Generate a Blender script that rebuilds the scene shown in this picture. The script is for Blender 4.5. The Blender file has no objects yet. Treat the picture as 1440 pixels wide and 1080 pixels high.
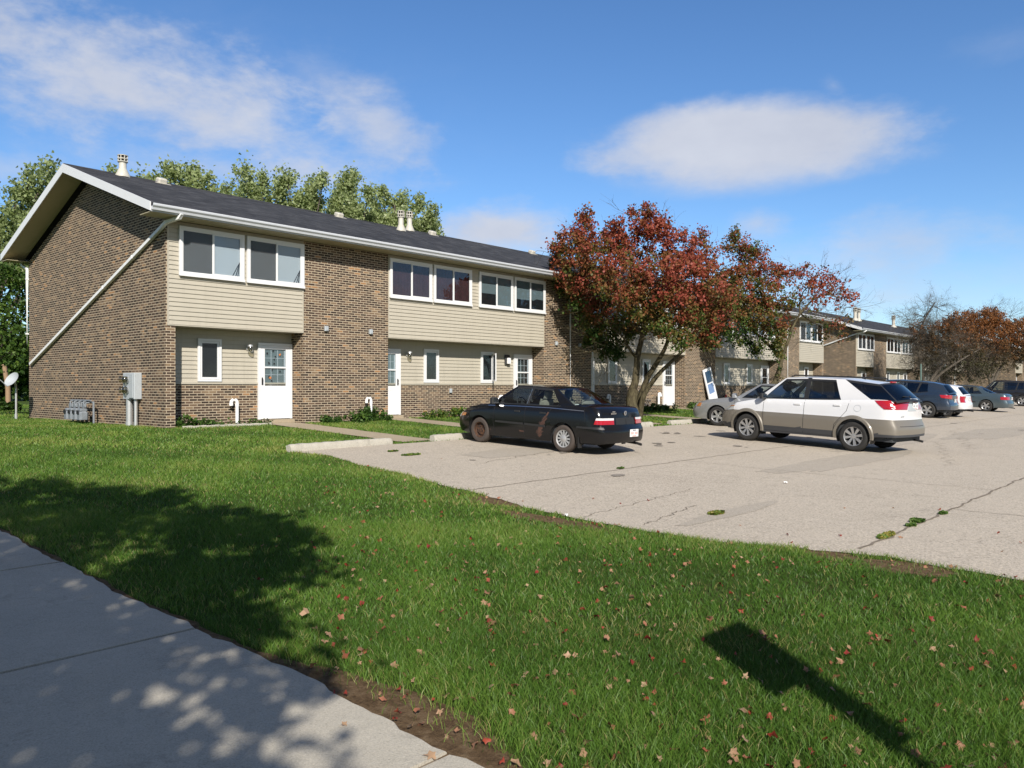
import bpy, math, random
import numpy as np
from mathutils import Vector, Matrix
R = math.radians
rnd = random.Random(7)
scene = bpy.context.scene
COL = scene.collection
# ------------------------------------------------------------------ camera / frame of reference
# world x runs along the front of the building, y into depth behind it, z up; z=0 at its foot
CA, CB, F = .670, .742, 1120.0
CAM = Vector((-8.9, -19.4, 1.03))
def cam_dep(s, t): return CB*(s-CAM.x) + CA*(t-CAM.y)
def at(px, py, Y):
    "point seen at (px,py) of the 1440x1080 picture, Y metres ahead"
    X = (px-720)/F*Y; z = 1.03+(544-py)/F*Y
    return Vector((CAM.x + CA*X + CB*Y, CAM.y - CB*X + CA*Y, z))
def st(px, t):
    k = (px-720)/F; X0 = -8.4-CB*t; Y0 = 19.6+CA*t
    return (k*Y0-X0)/(CA-k*CB)
def G(t):
    if t > 0: return 0.0
    if t > -13: return .041*t
    return max(-.533+.025*(t+13), -.70)
# ------------------------------------------------------------------ node helpers
class NT:
    def __init__(s, tree): s.t = tree; s.n = tree.nodes; s.l = tree.links
    def new(s, typ, **kw):
        n = s.n.new(typ)
        for k, v in kw.items(): setattr(n, k, v)
        return n
    def put(s, sock, v):
        if v is None: return
        if isinstance(v, bpy.types.NodeSocket): s.l.new(v, sock)
        else:
            if sock.type == 'RGBA' and len(v) == 3: v = (*v, 1)
            sock.default_value = v
    def math(s, op, a, b=None, c=None, clamp=False):
        n = s.new('ShaderNodeMath', operation=op); n.use_clamp = clamp
        s.put(n.inputs[0], a); s.put(n.inputs[1], b); s.put(n.inputs[2], c)
        return n.outputs[0]
    def mix(s, f, a, b, mode='MIX'):
        n = s.new('ShaderNodeMix', data_type='RGBA', blend_type=mode)
        s.put(n.inputs[0], f); s.put(n.inputs[6], a); s.put(n.inputs[7], b)
        return n.outputs[2]
    def ramp(s, f, stops, interp='LINEAR'):
        n = s.new('ShaderNodeValToRGB'); cr = n.color_ramp; cr.interpolation = interp
        while len(cr.elements) < len(stops): cr.elements.new(.5)
        for e, (p, c) in zip(cr.elements, stops):
            e.position = p; e.color = (*c, 1) if len(c) == 3 else c
        s.put(n.inputs[0], f); return n.outputs[0]
    def noise(s, vec, scale, detail=3, rough=.55, dist=0):
        n = s.new('ShaderNodeTexNoise'); s.put(n.inputs['Vector'], vec)
        n.inputs['Scale'].default_value = scale; n.inputs['Detail'].default_value = detail
        n.inputs['Roughness'].default_value = rough; n.inputs['Distortion'].default_value = dist
        return n.outputs[0]
    def obj(s): return s.new('ShaderNodeTexCoord').outputs['Object']
    def xyz(s, v):
        n = s.new('ShaderNodeSeparateXYZ'); s.put(n.inputs[0], v); return n.outputs
    def comb(s, x, y, z):
        n = s.new('ShaderNodeCombineXYZ')
        for i, q in enumerate((x, y, z)): s.put(n.inputs[i], q)
        return n.outputs[0]
    def bump(s, h, strength=.3, dist=.01):
        n = s.new('ShaderNodeBump'); n.inputs['Strength'].default_value = strength
        n.inputs['Distance'].default_value = dist; s.put(n.inputs['Height'], h); return n.outputs[0]
def mat(name):
    m = bpy.data.materials.new(name); m.use_nodes = True
    t = NT(m.node_tree); b = m.node_tree.nodes['Principled BSDF']
    return m, t, b
def simple(name, col, rough=.6, metal=0, var=.12, scale=8, bump=0, coat=0, spec=.5):
    m, t, b = mat(name)
    n = t.noise(t.obj(), scale, 4, .6)
    c = t.mix(n, tuple(x*(1-var) for x in col), tuple(min(1, x*(1+var)) for x in col))
    t.put(b.inputs['Base Color'], c)
    b.inputs['Roughness'].default_value = rough; b.inputs['Metallic'].default_value = metal
    b.inputs['Coat Weight'].default_value = coat; b.inputs['Coat Roughness'].default_value = .04
    b.inputs['Specular IOR Level'].default_value = spec
    if bump: t.put(b.inputs['Normal'], t.bump(t.noise(t.obj(), scale*6, 4), bump, .01))
    return m
# ------------------------------------------------------------------ mesh helpers
class MB:
    def __init__(s): s.v = []; s.f = []; s.m = []
    def add(s, vs, fs, mi=0):
        o = len(s.v); s.v += [tuple(v) for v in vs]
        s.f += [tuple(o+i for i in f) for f in fs]; s.m += [mi]*len(fs)
    def box(s, x0, x1, y0, y1, z0, z1, mi=0, M=None):
        vs = [Vector((x, y, z)) for z in (z0, z1) for y in (y0, y1) for x in (x0, x1)]
        if M is not None: vs = [M @ v for v in vs]
        s.add(vs, [(0,2,3,1),(4,5,7,6),(0,1,5,4),(1,3,7,5),(3,2,6,7),(2,0,4,6)], mi)
    def rbox(s, x0, x1, y0, y1, z0, z1, r, mi=0, M=None):
        "box with chamfered vertical and top edges"
        def ring(d, z): return [(x0+r+d,y0+d,z),(x1-r-d,y0+d,z),(x1-d,y0+r+d,z),(x1-d,y1-r-d,z),(x1-r-d,y1-d,z),(x0+r+d,y1-d,z),(x0+d,y1-r-d,z),(x0+d,y0+r+d,z)]
        vs = ring(0, z0)+ring(0, z1-r)+ring(r*.7, z1)
        vs = [Vector(v) for v in vs]
        if M is not None: vs = [M @ v for v in vs]
        fs = [tuple(range(7,-1,-1)), tuple(range(16,24))]
        for k in (0, 8):
            for i in range(8): fs.append((k+i, k+(i+1)%8, k+8+(i+1)%8, k+8+i))
        s.add(vs, fs, mi)
    def prism(s, poly, axis, a0, a1, mi=0):
        "2D polygon extruded along axis; poly in the other two axes order"
        n = len(poly); vs = []
        for a in (a0, a1):
            for p, q in poly:
                vs.append({'x': (a,p,q), 'y': (p,a,q), 'z': (p,q,a)}[axis])
        fs = [tuple(range(n-1,-1,-1)), tuple(range(n,2*n))]
        for i in range(n): fs.append((i,(i+1)%n,n+(i+1)%n,n+i))
        s.add(vs, fs, mi)
    def tube(s, pts, rad, n=8, mi=0, cap=True):
        pts = [Vector(p) for p in pts]
        if not hasattr(rad, '__len__'): rad = [rad]*len(pts)
        vs = []; up = None
        for i, p in enumerate(pts):
            d = (pts[min(i+1,len(pts)-1)]-pts[max(i-1,0)])
            if d.length < 1e-9: d = Vector((0,0,1))
            d.normalize()
            if up is None: up = Vector((0,0,1)) if abs(d.z) < .9 else Vector((1,0,0))
            a = d.cross(up).normalized(); b = d.cross(a).normalized(); up = b.cross(d) if False else up
            for k in range(n):
                w = 2*math.pi*(k+(.5 if n == 4 else 0))/n
                vs.append(p+a*math.cos(w)*rad[i]+b*math.sin(w)*rad[i])
        fs = []
        for i in range(len(pts)-1):
            for k in range(n): fs.append((i*n+k, i*n+(k+1)%n, (i+1)*n+(k+1)%n, (i+1)*n+k))
        if cap: fs += [tuple(range(n-1,-1,-1)), tuple((len(pts)-1)*n+k for k in range(n))]
        s.add(vs, fs, mi)
    def lathe(s, prof, n=24, mi=0, M=None, cap=True):
        "profile [(r,h)] about local z"
        vs = []
        for r, h in prof:
            for k in range(n):
                w = 2*math.pi*k/n; v = Vector((r*math.cos(w), r*math.sin(w), h))
                vs.append(M @ v if M is not None else v)
        fs = []
        for i in range(len(prof)-1):
            for k in range(n): fs.append((i*n+k, i*n+(k+1)%n, (i+1)*n+(k+1)%n, (i+1)*n+k))
        if cap and prof[0][0] > 1e-5: fs.append(tuple(range(n-1,-1,-1)))
        if cap and prof[-1][0] > 1e-5: fs.append(tuple((len(prof)-1)*n+k for k in range(n)))
        s.add(vs, fs, mi)
    def grid(s, P, mi=0, flip=False):
        "P[i][j] rows of points; mi may be function(i,j)->index or None to skip"
        nr = len(P); nc = len(P[0]); o = len(s.v)
        for row in P: s.v += [tuple(p) for p in row]
        for i in range(nr-1):
            for j in range(nc-1):
                m = mi(i, j) if callable(mi) else mi
                if m is None: continue
                q = (o+i*nc+j, o+i*nc+j+1, o+(i+1)*nc+j+1, o+(i+1)*nc+j)
                s.f.append(q[::-1] if flip else q); s.m.append(m)
    def build(s, name, mats, parent=None, smooth=None, M=None):
        me = bpy.data.meshes.new(name)
        v = s.v if M is None else [tuple(M @ Vector(p)) for p in s.v]
        me.from_pydata(v, [], s.f)
        if not isinstance(mats, (list, tuple)): mats = [mats]
        for m in mats: me.materials.append(m)
        me.polygons.foreach_set('material_index', s.m)
        if smooth:
            me.polygons.foreach_set('use_smooth', [True]*len(s.f))
            me.set_sharp_from_angle(angle=R(smooth))
        me.update()
        o = bpy.data.objects.new(name, me); COL.objects.link(o)
        if parent is not None: o.parent = parent
        return o
def tag(o, label=None, cat=None, group=None, kind=None):
    if label: o['label'] = label
    if cat: o['category'] = cat
    if group: o['group'] = group
    if kind: o['kind'] = kind
    return o
def empty(name, loc=(0,0,0), rz=0, label=None, cat=None, group=None, ry=0, rx=0):
    o = bpy.data.objects.new(name, None); COL.objects.link(o)
    o.location = loc; o.rotation_euler = (rx, ry, rz); o.empty_display_size = .2
    return tag(o, label, cat, group)
def copy_tree(o, parent=None):
    c = o.copy(); COL.objects.link(c)
    if parent is not None: c.parent = parent
    for ch in list(o.children): copy_tree(ch, c)
    return c
def lerp(tab, x):
    if x <= tab[0][0]: return tab[0][1]
    for (a, p), (b, q) in zip(tab, tab[1:]):
        if x <= b: return p+(q-p)*(x-a)/(b-a)
    return tab[-1][1]
def scurve(tab, x):
    "smooth (Catmull-Rom like, monotone-ish) interpolation"
    if x <= tab[0][0]: return tab[0][1]
    if x >= tab[-1][0]: return tab[-1][1]
    for i in range(len(tab)-1):
        a, p = tab[i]; b, q = tab[i+1]
        if x <= b:
            u = (x-a)/(b-a); h = b-a
            m0 = 0 if i == 0 else (q-tab[i-1][1])/(b-tab[i-1][0])
            m1 = (q-p)/h if i+2 >= len(tab) else (tab[i+2][1]-p)/(tab[i+2][0]-a)
            if i == 0: m0 = (q-p)/h
            return (2*u**3-3*u*u+1)*p+(u**3-2*u*u+u)*h*m0+(-2*u**3+3*u*u)*q+(u**3-u*u)*h*m1
# ------------------------------------------------------------------ materials
def brick_mat(name, seed=0.0, warm=0.0):
    m, t, b = mat(name)
    co = t.obj(); x, y, z = t.xyz(co)
    nrm = t.new('ShaderNodeNewGeometry').outputs['True Normal']
    nx, ny, nz = t.xyz(nrm)
    side = t.math('GREATER_THAN', t.math('ABSOLUTE', nx), .5)
    u = t.math('ADD', t.math('MULTIPLY', side, y), t.math('MULTIPLY', t.math('SUBTRACT', 1, side), x))
    wob = t.noise(co, 9, 2)
    u = t.math('ADD', u, t.math('MULTIPLY', t.math('SUBTRACT', wob, .5), .006))
    BH, BW = .0677, .2135
    zr = t.math('DIVIDE', t.math('ADD', t.math('ADD', z, 3.0), t.math('MULTIPLY', t.math('SUBTRACT', t.noise(co, 14, 2), .5), .005)), BH)
    row = t.math('FLOOR', zr); fz = t.math('FRACT', zr)
    off = t.math('MULTIPLY', t.math('MODULO', row, 2), .5)
    ur = t.math('ADD', t.math('DIVIDE', t.math('ADD', u, 40.0), BW), off)
    col = t.math('FLOOR', ur); fu = t.math('FRACT', ur)
    ex = t.math('MULTIPLY', t.math('MINIMUM', fu, t.math('SUBTRACT', 1, fu)), BW)
    ez = t.math('MULTIPLY', t.math('MINIMUM', fz, t.math('SUBTRACT', 1, fz)), BH)
    e = t.math('MINIMUM', ex, ez)
    en = t.math('ADD', e, t.math('MULTIPLY', t.math('SUBTRACT', t.noise(co, 60, 2), .5), .005))
    mr = t.new('ShaderNodeMapRange'); mr.interpolation_type = 'SMOOTHSTEP'
    t.put(mr.inputs[0], en); mr.inputs[1].default_value = .0068; mr.inputs[2].default_value = .0105
    brickm = mr.outputs[0]
    wn = t.new('ShaderNodeTexWhiteNoise'); wn.noise_dimensions = '3D'
    t.put(wn.inputs['Vector'], t.comb(row, col, t.math('ADD', side, seed)))
    big = t.noise(co, 1.3, 3)
    v = t.math('ADD', wn.outputs['Value'], t.math('MULTIPLY', t.math('SUBTRACT', big, .5), .55))
    c = t.ramp(v, [(0, (.022,.015,.012)), (.25, (.042,.027,.020)), (.50, (.070,.043,.030)), (.70, (.105,.065,.044)), (.86, (.16,.105,.065)), (.97, (.25,.17,.10)), (1.0, (.36,.19,.085))])
    c = t.mix(t.math('MULTIPLY', t.noise(co, 35, 4, .7), .28), c, (.16,.115,.085))
    mort = t.mix(t.noise(co, 2.2, 4), (.39,.315,.225), (.51,.425,.31))
    t.put(b.inputs['Base Color'], t.mix(brickm, mort, c))
    b.inputs['Roughness'].default_value = .85; b.inputs['Specular IOR Level'].default_value = .25
    h = t.math('ADD', brickm, t.math('MULTIPLY', t.noise(co, 90, 3), .35))
    t.put(b.inputs['Normal'], t.bump(h, .6, .006))
    return m
M = {}
M['brick'] = brick_mat('brick')
def siding_mat():
    m, t, b = mat('vinyl_siding'); co = t.obj(); x, y, z = t.xyz(co)
    c = t.mix(t.noise(co, 1.5, 4, .6), (.43,.39,.315), (.48,.44,.355))
    st_ = t.ramp(t.noise(t.comb(t.math('MULTIPLY', x, 9), y, t.math('MULTIPLY', z, .5)), 1.0, 5, .7), [(.50,(0,0,0)), (.75,(1,1,1))])
    c = t.mix(t.math('MULTIPLY', st_, .28), c, (.30,.27,.21))
    rw = t.math('FLOOR', t.math('DIVIDE', z, .1135)); wn = t.new('ShaderNodeTexWhiteNoise'); wn.noise_dimensions = '2D'
    t.put(wn.inputs['Vector'], t.comb(rw, t.math('FLOOR', t.math('ADD', t.math('MULTIPLY', x, .3), t.math('MULTIPLY', rw, .37))), 0))
    c = t.mix(t.math('MULTIPLY', wn.outputs['Value'], .10), c, (.36,.33,.27))
    t.put(b.inputs['Base Color'], c); b.inputs['Roughness'].default_value = .5
    t.put(b.inputs['Normal'], t.bump(t.noise(co, 3, 3), .12, .03)); return m
M['siding'] = siding_mat()
M['spout'] = simple('white_downspout', (.78,.78,.77), .45, var=.08, scale=6)
M['trim'] = simple('white_trim', (.72,.72,.72), .4, var=.04, scale=3)
M['trim_dirty'] = simple('worn_white_trim', (.54,.56,.59), .5, var=.10, scale=6)
M['soffit'] = simple('soffit_panel', (.40,.35,.23), .6, var=.08, scale=4)
M['alum'] = simple('galvanised_metal', (.55,.56,.56), .42, metal=.6, var=.12, scale=7)
M['greymetal'] = simple('grey_painted_metal', (.40,.43,.45), .45, var=.08, scale=6)
M['flue'] = simple('painted_flue_metal', (.50,.475,.41), .5, var=.1, scale=9)
M['dark'] = simple('dark_interior', (.012,.012,.014), .8)
M['black'] = simple('black_plastic', (.018,.018,.019), .5, var=.1)
M['pvc'] = simple('white_pvc', (.82,.82,.82), .35, var=.03)
M['doorpaint'] = simple('white_door_paint', (.74,.74,.75), .35, var=.03, scale=3)
M['blind'] = simple('pale_blind', (.74,.74,.75), .8, var=.06, scale=3)
M['curtain_red'] = simple('maroon_curtain', (.075,.028,.030), .9, var=.5, scale=5)
M['blind_grey'] = simple('grey_green_blind', (.23,.27,.27), .8, var=.1, scale=2)
M['wood'] = simple('weathered_wood', (.30,.20,.12), .8, var=.25, scale=12)
def screen_mat():
    m, t, b = mat('insect_screen')
    tr = t.new('ShaderNodeBsdfTransparent'); mx = t.new('ShaderNodeMixShader'); mx.inputs[0].default_value = .33
    b.inputs['Base Color'].default_value = (.05,.048,.048,1); b.inputs['Roughness'].default_value = .7
    t.l.new(tr.outputs[0], mx.inputs[1]); t.l.new(b.outputs[0], mx.inputs[2])
    t.l.new(mx.outputs[0], t.n['Material Output'].inputs[0]); return m
M['screen'] = screen_mat()
def glass_mat(name, tint, rough=.01, base=.06, wave=0):
    m, t, b = mat(name)
    t.n.remove(b)
    tr = t.new('ShaderNodeBsdfTransparent'); tr.inputs[0].default_value = (*tint, 1)
    gl = t.new('ShaderNodeBsdfGlossy'); gl.inputs['Roughness'].default_value = rough
    gl.inputs[0].default_value = (.95,.97,1,1)
    fr = t.new('ShaderNodeLayerWeight'); fr.inputs[0].default_value = .12
    f = t.math('ADD', t.math('MULTIPLY', fr.outputs['Fresnel'], .9), base, clamp=True)
    if wave:
        nm = t.bump(t.noise(t.obj(), wave, 1), .15, .02)
        t.put(gl.inputs['Normal'], nm)
    mx = t.new('ShaderNodeMixShader'); t.put(mx.inputs[0], f)
    t.l.new(tr.outputs[0], mx.inputs[1]); t.l.new(gl.outputs[0], mx.inputs[2])
    t.l.new(mx.outputs[0], t.n['Material Output'].inputs[0]); return m
M['glass'] = glass_mat('window_glass', (.82,.86,.88), .02, .05, 2.0)
M['carglass'] = glass_mat('car_glass', (.72,.80,.80), .01, .05)
M['tintglass'] = glass_mat('tinted_car_glass', (.10,.11,.13), .01, .06)
def shingle_mat():
    m, t, b = mat('asphalt_shingles')
    co = t.obj(); x, y, z = t.xyz(co)
    rr = t.math('MULTIPLY', z, 1/.048); row = t.math('FLOOR', rr); fr = t.math('FRACT', rr)
    cc = t.math('FLOOR', t.math('ADD', t.math('MULTIPLY', x, 3.3), t.math('MULTIPLY', row, .37)))
    wn = t.new('ShaderNodeTexWhiteNoise'); wn.noise_dimensions = '2D'; t.put(wn.inputs['Vector'], t.comb(row, cc, 0))
    v = t.math('ADD', t.math('MULTIPLY', wn.outputs['Value'], .5), t.math('MULTIPLY', t.noise(co, 1.2, 5, .65), .6))
    c = t.ramp(v, [(.15, (.012,.012,.014)), (.55, (.030,.031,.034)), (.95, (.075,.075,.080))])
    c = t.mix(t.math('MULTIPLY', t.math('LESS_THAN', fr, .10), .6), c, (.008,.008,.009))
    c = t.mix(t.math('MULTIPLY', t.noise(co, 220, 1), .25), c, (.09,.09,.10))
    t.put(b.inputs['Base Color'], c); b.inputs['Roughness'].default_value = .9
    b.inputs['Specular IOR Level'].default_value = .25
    t.put(b.inputs['Normal'], t.bump(t.math('ADD', fr, t.noise(co, 120, 2)), .4, .006)); return m
M['shingle'] = shingle_mat()
def concrete_mat(name, c0, c1, speck, stains=.35, bump=.35, spk=90):
    m, t, b = mat(name); co = t.obj()
    c = t.mix(t.noise(co, .6, 5, .6), c0, c1)
    s1 = t.ramp(t.noise(co, .35, 6, .7, .6), [(.50, (0,0,0)), (.72, (1,1,1))])
    c = t.mix(t.math('MULTIPLY', s1, stains), c, tuple(x*.45 for x in c0))
    c = t.mix(t.math('MULTIPLY', t.ramp(t.noise(co, spk, 2, .8), [(.40, (0,0,0)), (.62, (1,1,1))]), speck), c, tuple(min(1, x*1.45) for x in c1))
    c = t.mix(t.math('MULTIPLY', t.ramp(t.noise(co, spk*.7, 2, .8), [(.55, (0,0,0)), (.70, (1,1,1))]), speck*.9), c, tuple(x*.35 for x in c0))
    c = t.mix(t.math('MULTIPLY', t.noise(co, 9, 5, .75), .45), c, tuple(x*.62 for x in c0))
    c = t.mix(t.math('MULTIPLY', t.ramp(t.noise(co, 2.4, 7, .8, .4), [(.56, (0,0,0)), (.66, (1,1,1))]), stains), c, tuple(x*.55 for x in c0))
    t.put(b.inputs['Base Color'], c); b.inputs['Roughness'].default_value = .9
    b.inputs['Specular IOR Level'].default_value = .2
    t.put(b.inputs['Normal'], t.bump(t.math('ADD', t.noise(co, spk, 3, .7), t.noise(co, 6, 3)), bump, .01)); return m
M['lot'] = concrete_mat('worn_pale_pavement', (.385,.335,.268), (.505,.44,.358), .75, .34, .8, 42)
M['walk'] = concrete_mat('sidewalk_concrete', (.40,.365,.30), (.52,.475,.395), .4, .38, .5, 110)
M['path'] = concrete_mat('path_concrete', (.33,.27,.19), (.44,.37,.27), .3, .5, .3, 80)
M['stop'] = concrete_mat('kerb_stop_concrete', (.40,.37,.31), (.50,.47,.40), .35, .45, .5, 60)
M['crack'] = simple('crack_filler', (.19,.155,.115), .95, var=.6, scale=6)
def ground_mat():
    m, t, b = mat('lawn_soil'); co = t.obj()
    c = t.mix(t.noise(co, 1.1, 5, .65), (.045,.080,.014), (.095,.135,.026))
    c = t.mix(t.ramp(t.noise(co, .5, 5, .7), [(.56, (0,0,0)), (.72, (.8,.8,.8))]), c, (.11,.085,.045))
    c = t.mix(t.math('MULTIPLY', t.noise(co, 45, 4, .8), .5), c, (.018,.032,.008))
    t.put(b.inputs['Base Color'], c); b.inputs['Roughness'].default_value = 1; b.inputs['Specular IOR Level'].default_value = .1
    t.put(b.inputs['Normal'], t.bump(t.noise(co, 40, 5, .8), .8, .04)); return m
M['ground'] = ground_mat()
def soil_mat():
    m, t, b = mat('bare_soil'); co = t.obj()
    c = t.ramp(t.noise(co, 14, 6, .8), [(.3, (.065,.040,.022)), (.5, (.17,.11,.060)), (.7, (.28,.20,.12))])
    t.put(b.inputs['Base Color'], c); b.inputs['Roughness'].default_value = 1; b.inputs['Specular IOR Level'].default_value = .1
    t.put(b.inputs['Normal'], t.bump(t.noise(co, 50, 5, .8), 1, .03)); return m
M['soil'] = soil_mat()
def leaf_mat(name, stops, trans=.35, rough=.55, haze=None):
    m, t, b = mat(name)
    at_ = t.new('ShaderNodeAttribute'); at_.attribute_name = 'tint'
    c = t.ramp(at_.outputs['Fac'], stops)
    t.put(b.inputs['Base Color'], c); b.inputs['Roughness'].default_value = rough; b.inputs['Specular IOR Level'].default_value = .3
    tl = t.new('ShaderNodeBsdfTranslucent'); t.put(tl.inputs[0], t.mix(.5, c, (1,1,.6), 'MULTIPLY'))
    mx = t.new('ShaderNodeMixShader'); mx.inputs[0].default_value = trans
    t.l.new(b.outputs[0], mx.inputs[1]); t.l.new(tl.outputs[0], mx.inputs[2])
    t.l.new(mx.outputs[0], t.n['Material Output'].inputs[0]); return m
M['grass'] = leaf_mat('grass_blade', [(0,(.046,.104,.014)), (.40,(.092,.188,.026)), (.70,(.170,.270,.045)), (.93,(.30,.33,.085)), (1,(.33,.27,.12))], .35, .45)
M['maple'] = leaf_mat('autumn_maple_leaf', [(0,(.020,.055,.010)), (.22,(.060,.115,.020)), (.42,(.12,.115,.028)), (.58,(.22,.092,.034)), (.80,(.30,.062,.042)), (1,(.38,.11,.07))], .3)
M['rust_leaf'] = leaf_mat('rusty_autumn_leaf', [(0,(.045,.055,.020)), (.35,(.075,.060,.028)), (.55,(.12,.070,.030)), (.7,(.20,.085,.030)), (.85,(.27,.10,.030)), (1,(.30,.15,.06))], .3)
M['poplar'] = leaf_mat('silver_green_leaf', [(0,(.21,.27,.11)), (.5,(.34,.41,.18)), (.85,(.45,.50,.27)), (1,(.52,.55,.34))], .48, .4)
M['green'] = leaf_mat('green_leaf', [(0,(.020,.050,.010)), (.5,(.065,.125,.020)), (.85,(.14,.21,.03)), (1,(.24,.25,.04))], .3)
M['weed'] = leaf_mat('weed_leaf', [(0,(.022,.055,.012)), (.5,(.060,.125,.022)), (.9,(.13,.20,.035)), (1,(.28,.24,.05))], .3)
M['fallen'] = leaf_mat('fallen_leaf', [(0,(.17,.022,.018)), (.35,(.30,.050,.030)), (.6,(.30,.14,.08)), (.85,(.40,.26,.16)), (1,(.20,.12,.07))], .15)
def bark_mat(name, c0, c1, c2):
    m, t, b = mat(name); co = t.obj(); x, y, z = t.xyz(co)
    v = t.comb(x, y, t.math('MULTIPLY', z, .25))
    c = t.ramp(t.noise(v, 16, 6, .75), [(.32, c0), (.52, c1), (.68, c2)])
    t.put(b.inputs['Base Color'], c); b.inputs['Roughness'].default_value = .9; b.inputs['Specular IOR Level'].default_value = .2
    t.put(b.inputs['Normal'], t.bump(t.noise(v, 22, 6, .8), .9, .03)); return m
M['bark'] = bark_mat('mossy_bark', (.035,.028,.018), (.085,.070,.040), (.17,.15,.085))
M['bark_grey'] = bark_mat('grey_bark', (.045,.038,.032), (.10,.085,.068), (.22,.19,.15))
# ------------------------------------------------------------------ terrain and paving
def sheet(name, m, pts_fn, srange, trange, dz, kind='structure'):
    mb = MB(); P = []
    for t in trange:
        P.append([(pts_fn(s, t)) for s in srange])
    P = [[(x, y, G(y)+dz) for (x, y) in row] for row in P]
    mb.grid(P, 0); o = mb.build(name, m); tag(o, kind=kind); return o
tr_ = [-400,-120,-60,-30,-19.5,-17,-15,-13,-10,-6,-3,-.01,.01,10,30,80,200,900]
sr_ = [-500,-100,-40,-20,-10,0,10,20,40,80,160,400,1200]
sheet('ground', M['ground'], lambda s, t: (s, t), sr_, tr_, 0)
erng = random.Random(3)
def fnoise(x, seed=0, amp=1):
    return amp*(math.sin(x*1.7+seed)+.6*math.sin(x*4.3+seed*2.1)+.45*math.sin(x*9.7+seed*3.3)+.3*math.sin(x*23+seed)+.22*math.sin(x*51+seed*5))/2.2
# lot: left edge ragged at s=-1, front edge ragged at t=-5.75
LE = [(-60,-.9),(-19,-.85),(-17,-.72),(-15.3,-1.3),(-14,-1.42),(-12,-1.05),(-10,-.65),(-8,-.35),(-6.8,-.1),(-5.75,-.25)]
def lot_left(t): return lerp(LE, t)+fnoise(t*1.6, 2, .07)
mb = MB(); ts = [-60,-45,-35,-28,-24,-22]+[ -20+i*.1 for i in range(143)]
P = []
for t in ts:
    l = lot_left(t); row = []
    for s in [0, .15, .5, 1.5, 4, 8, 14, 20, 30, 45, 70, 110, 180]:
        tt = t
        x = l+s
        if t > -6.2:   # front edge wobble
            tt = t+fnoise(x*1.3, 5, .06)*(t+6.2)/.45
        row.append((x, tt, G(tt)+.012))
    P.append(row)
mb.grid(P, 0); tag(mb.build('parking_lot', M['lot']), kind='structure')
# cracks / joints on the lot
def ribbon(mb, pts, w, dz, seed=0):
    P = []
    for i, (x, y) in enumerate(pts):
        a = pts[max(i-1,0)]; b = pts[min(i+1,len(pts)-1)]
        d = Vector((b[0]-a[0], b[1]-a[1], 0)); d.normalize(); n = Vector((-d.y, d.x, 0))
        ww = w*(.55+.75*abs(fnoise(i*.9, seed)))
        P.append([Vector((x, y, G(y)+dz))+n*ww, Vector((x, y, G(y)+dz))-n*ww])
    mb.grid(P, 0, True)
def wiggle(a, b, n, amp, seed):
    out = []
    for i in range(n+1):
        u = i/n; x = a[0]+(b[0]-a[0])*u; y = a[1]+(b[1]-a[1])*u
        d = Vector((b[0]-a[0], b[1]-a[1])).normalized(); k = fnoise(i*.35, seed, amp)
        out.append((x-d.y*k, y+d.x*k))
    return out
mb = MB()
ribbon(mb, wiggle((-.55,-16.62), (60,-16.65), 420, .035, 1), .022, .0165, 1)
ribbon(mb, wiggle((-.9,-11.3), (60,-10.9), 420, .03, 2), .014, .0165, 2)
ribbon(mb, wiggle((5.6,-16.6), (5.3,-11.1), 40, .05, 3), .007, .0170, 3)
ribbon(mb, wiggle((-1.2,-13.6), (2.0,-13.3), 60, .05, 4), .006, .0165, 4)
ribbon(mb, wiggle((-1.1,-14.4), (.6,-14.1), 40, .05, 6), .007, .0172, 6)
ribbon(mb, wiggle((9,-15.2), (16,-13.2), 90, .22, 7), .008, .0165, 7)
ribbon(mb, wiggle((14,-14.5), (22,-12.2), 90, .25, 8), .010, .0165, 8)
ribbon(mb, wiggle((6.6,-9.4), (6.9,-6.0), 40, .06, 9), .008, .0172, 9)
ribbon(mb, wiggle((1.5,-9.2), (4.8,-8.6), 40, .10, 10), .007, .0172, 10)
ribbon(mb, wiggle((3.2,-19), (3.0,-16.6), 30, .05, 11), .008, .0172, 11)
tag(mb.build('pavement_cracks', M['crack']), kind='structure')
# darker repair patches (thin overlays with their own worn surface)
M['patch'] = concrete_mat('darker_pavement_patch', (.33,.29,.235), (.45,.395,.325), .65, .3, .45, 70)
def blob(mb, cx, cy, rx, ry, dz, seed, n=60, jag=.25):
    vs = [(cx, cy, G(cy)+dz)]
    for i in range(n):
        w = 2*math.pi*i/n; k = 1+fnoise(w*1.0+seed*9, seed, jag)*math.sin(w/2)
        y = cy+ry*k*math.sin(w); vs.append((cx+rx*k*math.cos(w), y, G(y)+dz))
    mb.add(vs, [(0, i+1, (i+1)%n+1) for i in range(n)])
mb = MB()
for (cx, cy, rx, ry, sd) in [(8.6,-13.4,3.4,.55,1),(15,-12.3,4.2,.6,2),(22,-13.5,5,.8,3),(.6,-14.7,1.2,.16,4),(3.3,-8.3,1.4,.5,5)]:
    blob(mb, cx, cy, rx, ry, .0155, sd, 90, .35)
tag(mb.build('pavement_patches', M['patch']), kind='structure')
M['oil'] = concrete_mat('stained_pavement', (.22,.195,.165), (.33,.29,.245), .6, .4, .6, 50)
mb = MB(); rr_ = random.Random(12)
for k in range(26):
    cx = rr_.uniform(1, 30); cy = rr_.choice((rr_.uniform(-9.5,-6.6), rr_.uniform(-15.5,-7)))
    for j in range(rr_.choice((1,1,2,4))):
        q = rr_.uniform(.03,.16); blob(mb, cx+rr_.uniform(-.35,.35), cy+rr_.uniform(-.35,.35), q, q*rr_.uniform(.6,1.1), .0175+.0004*k+.0001*j, k+j*3.1, 34, .45)
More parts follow.
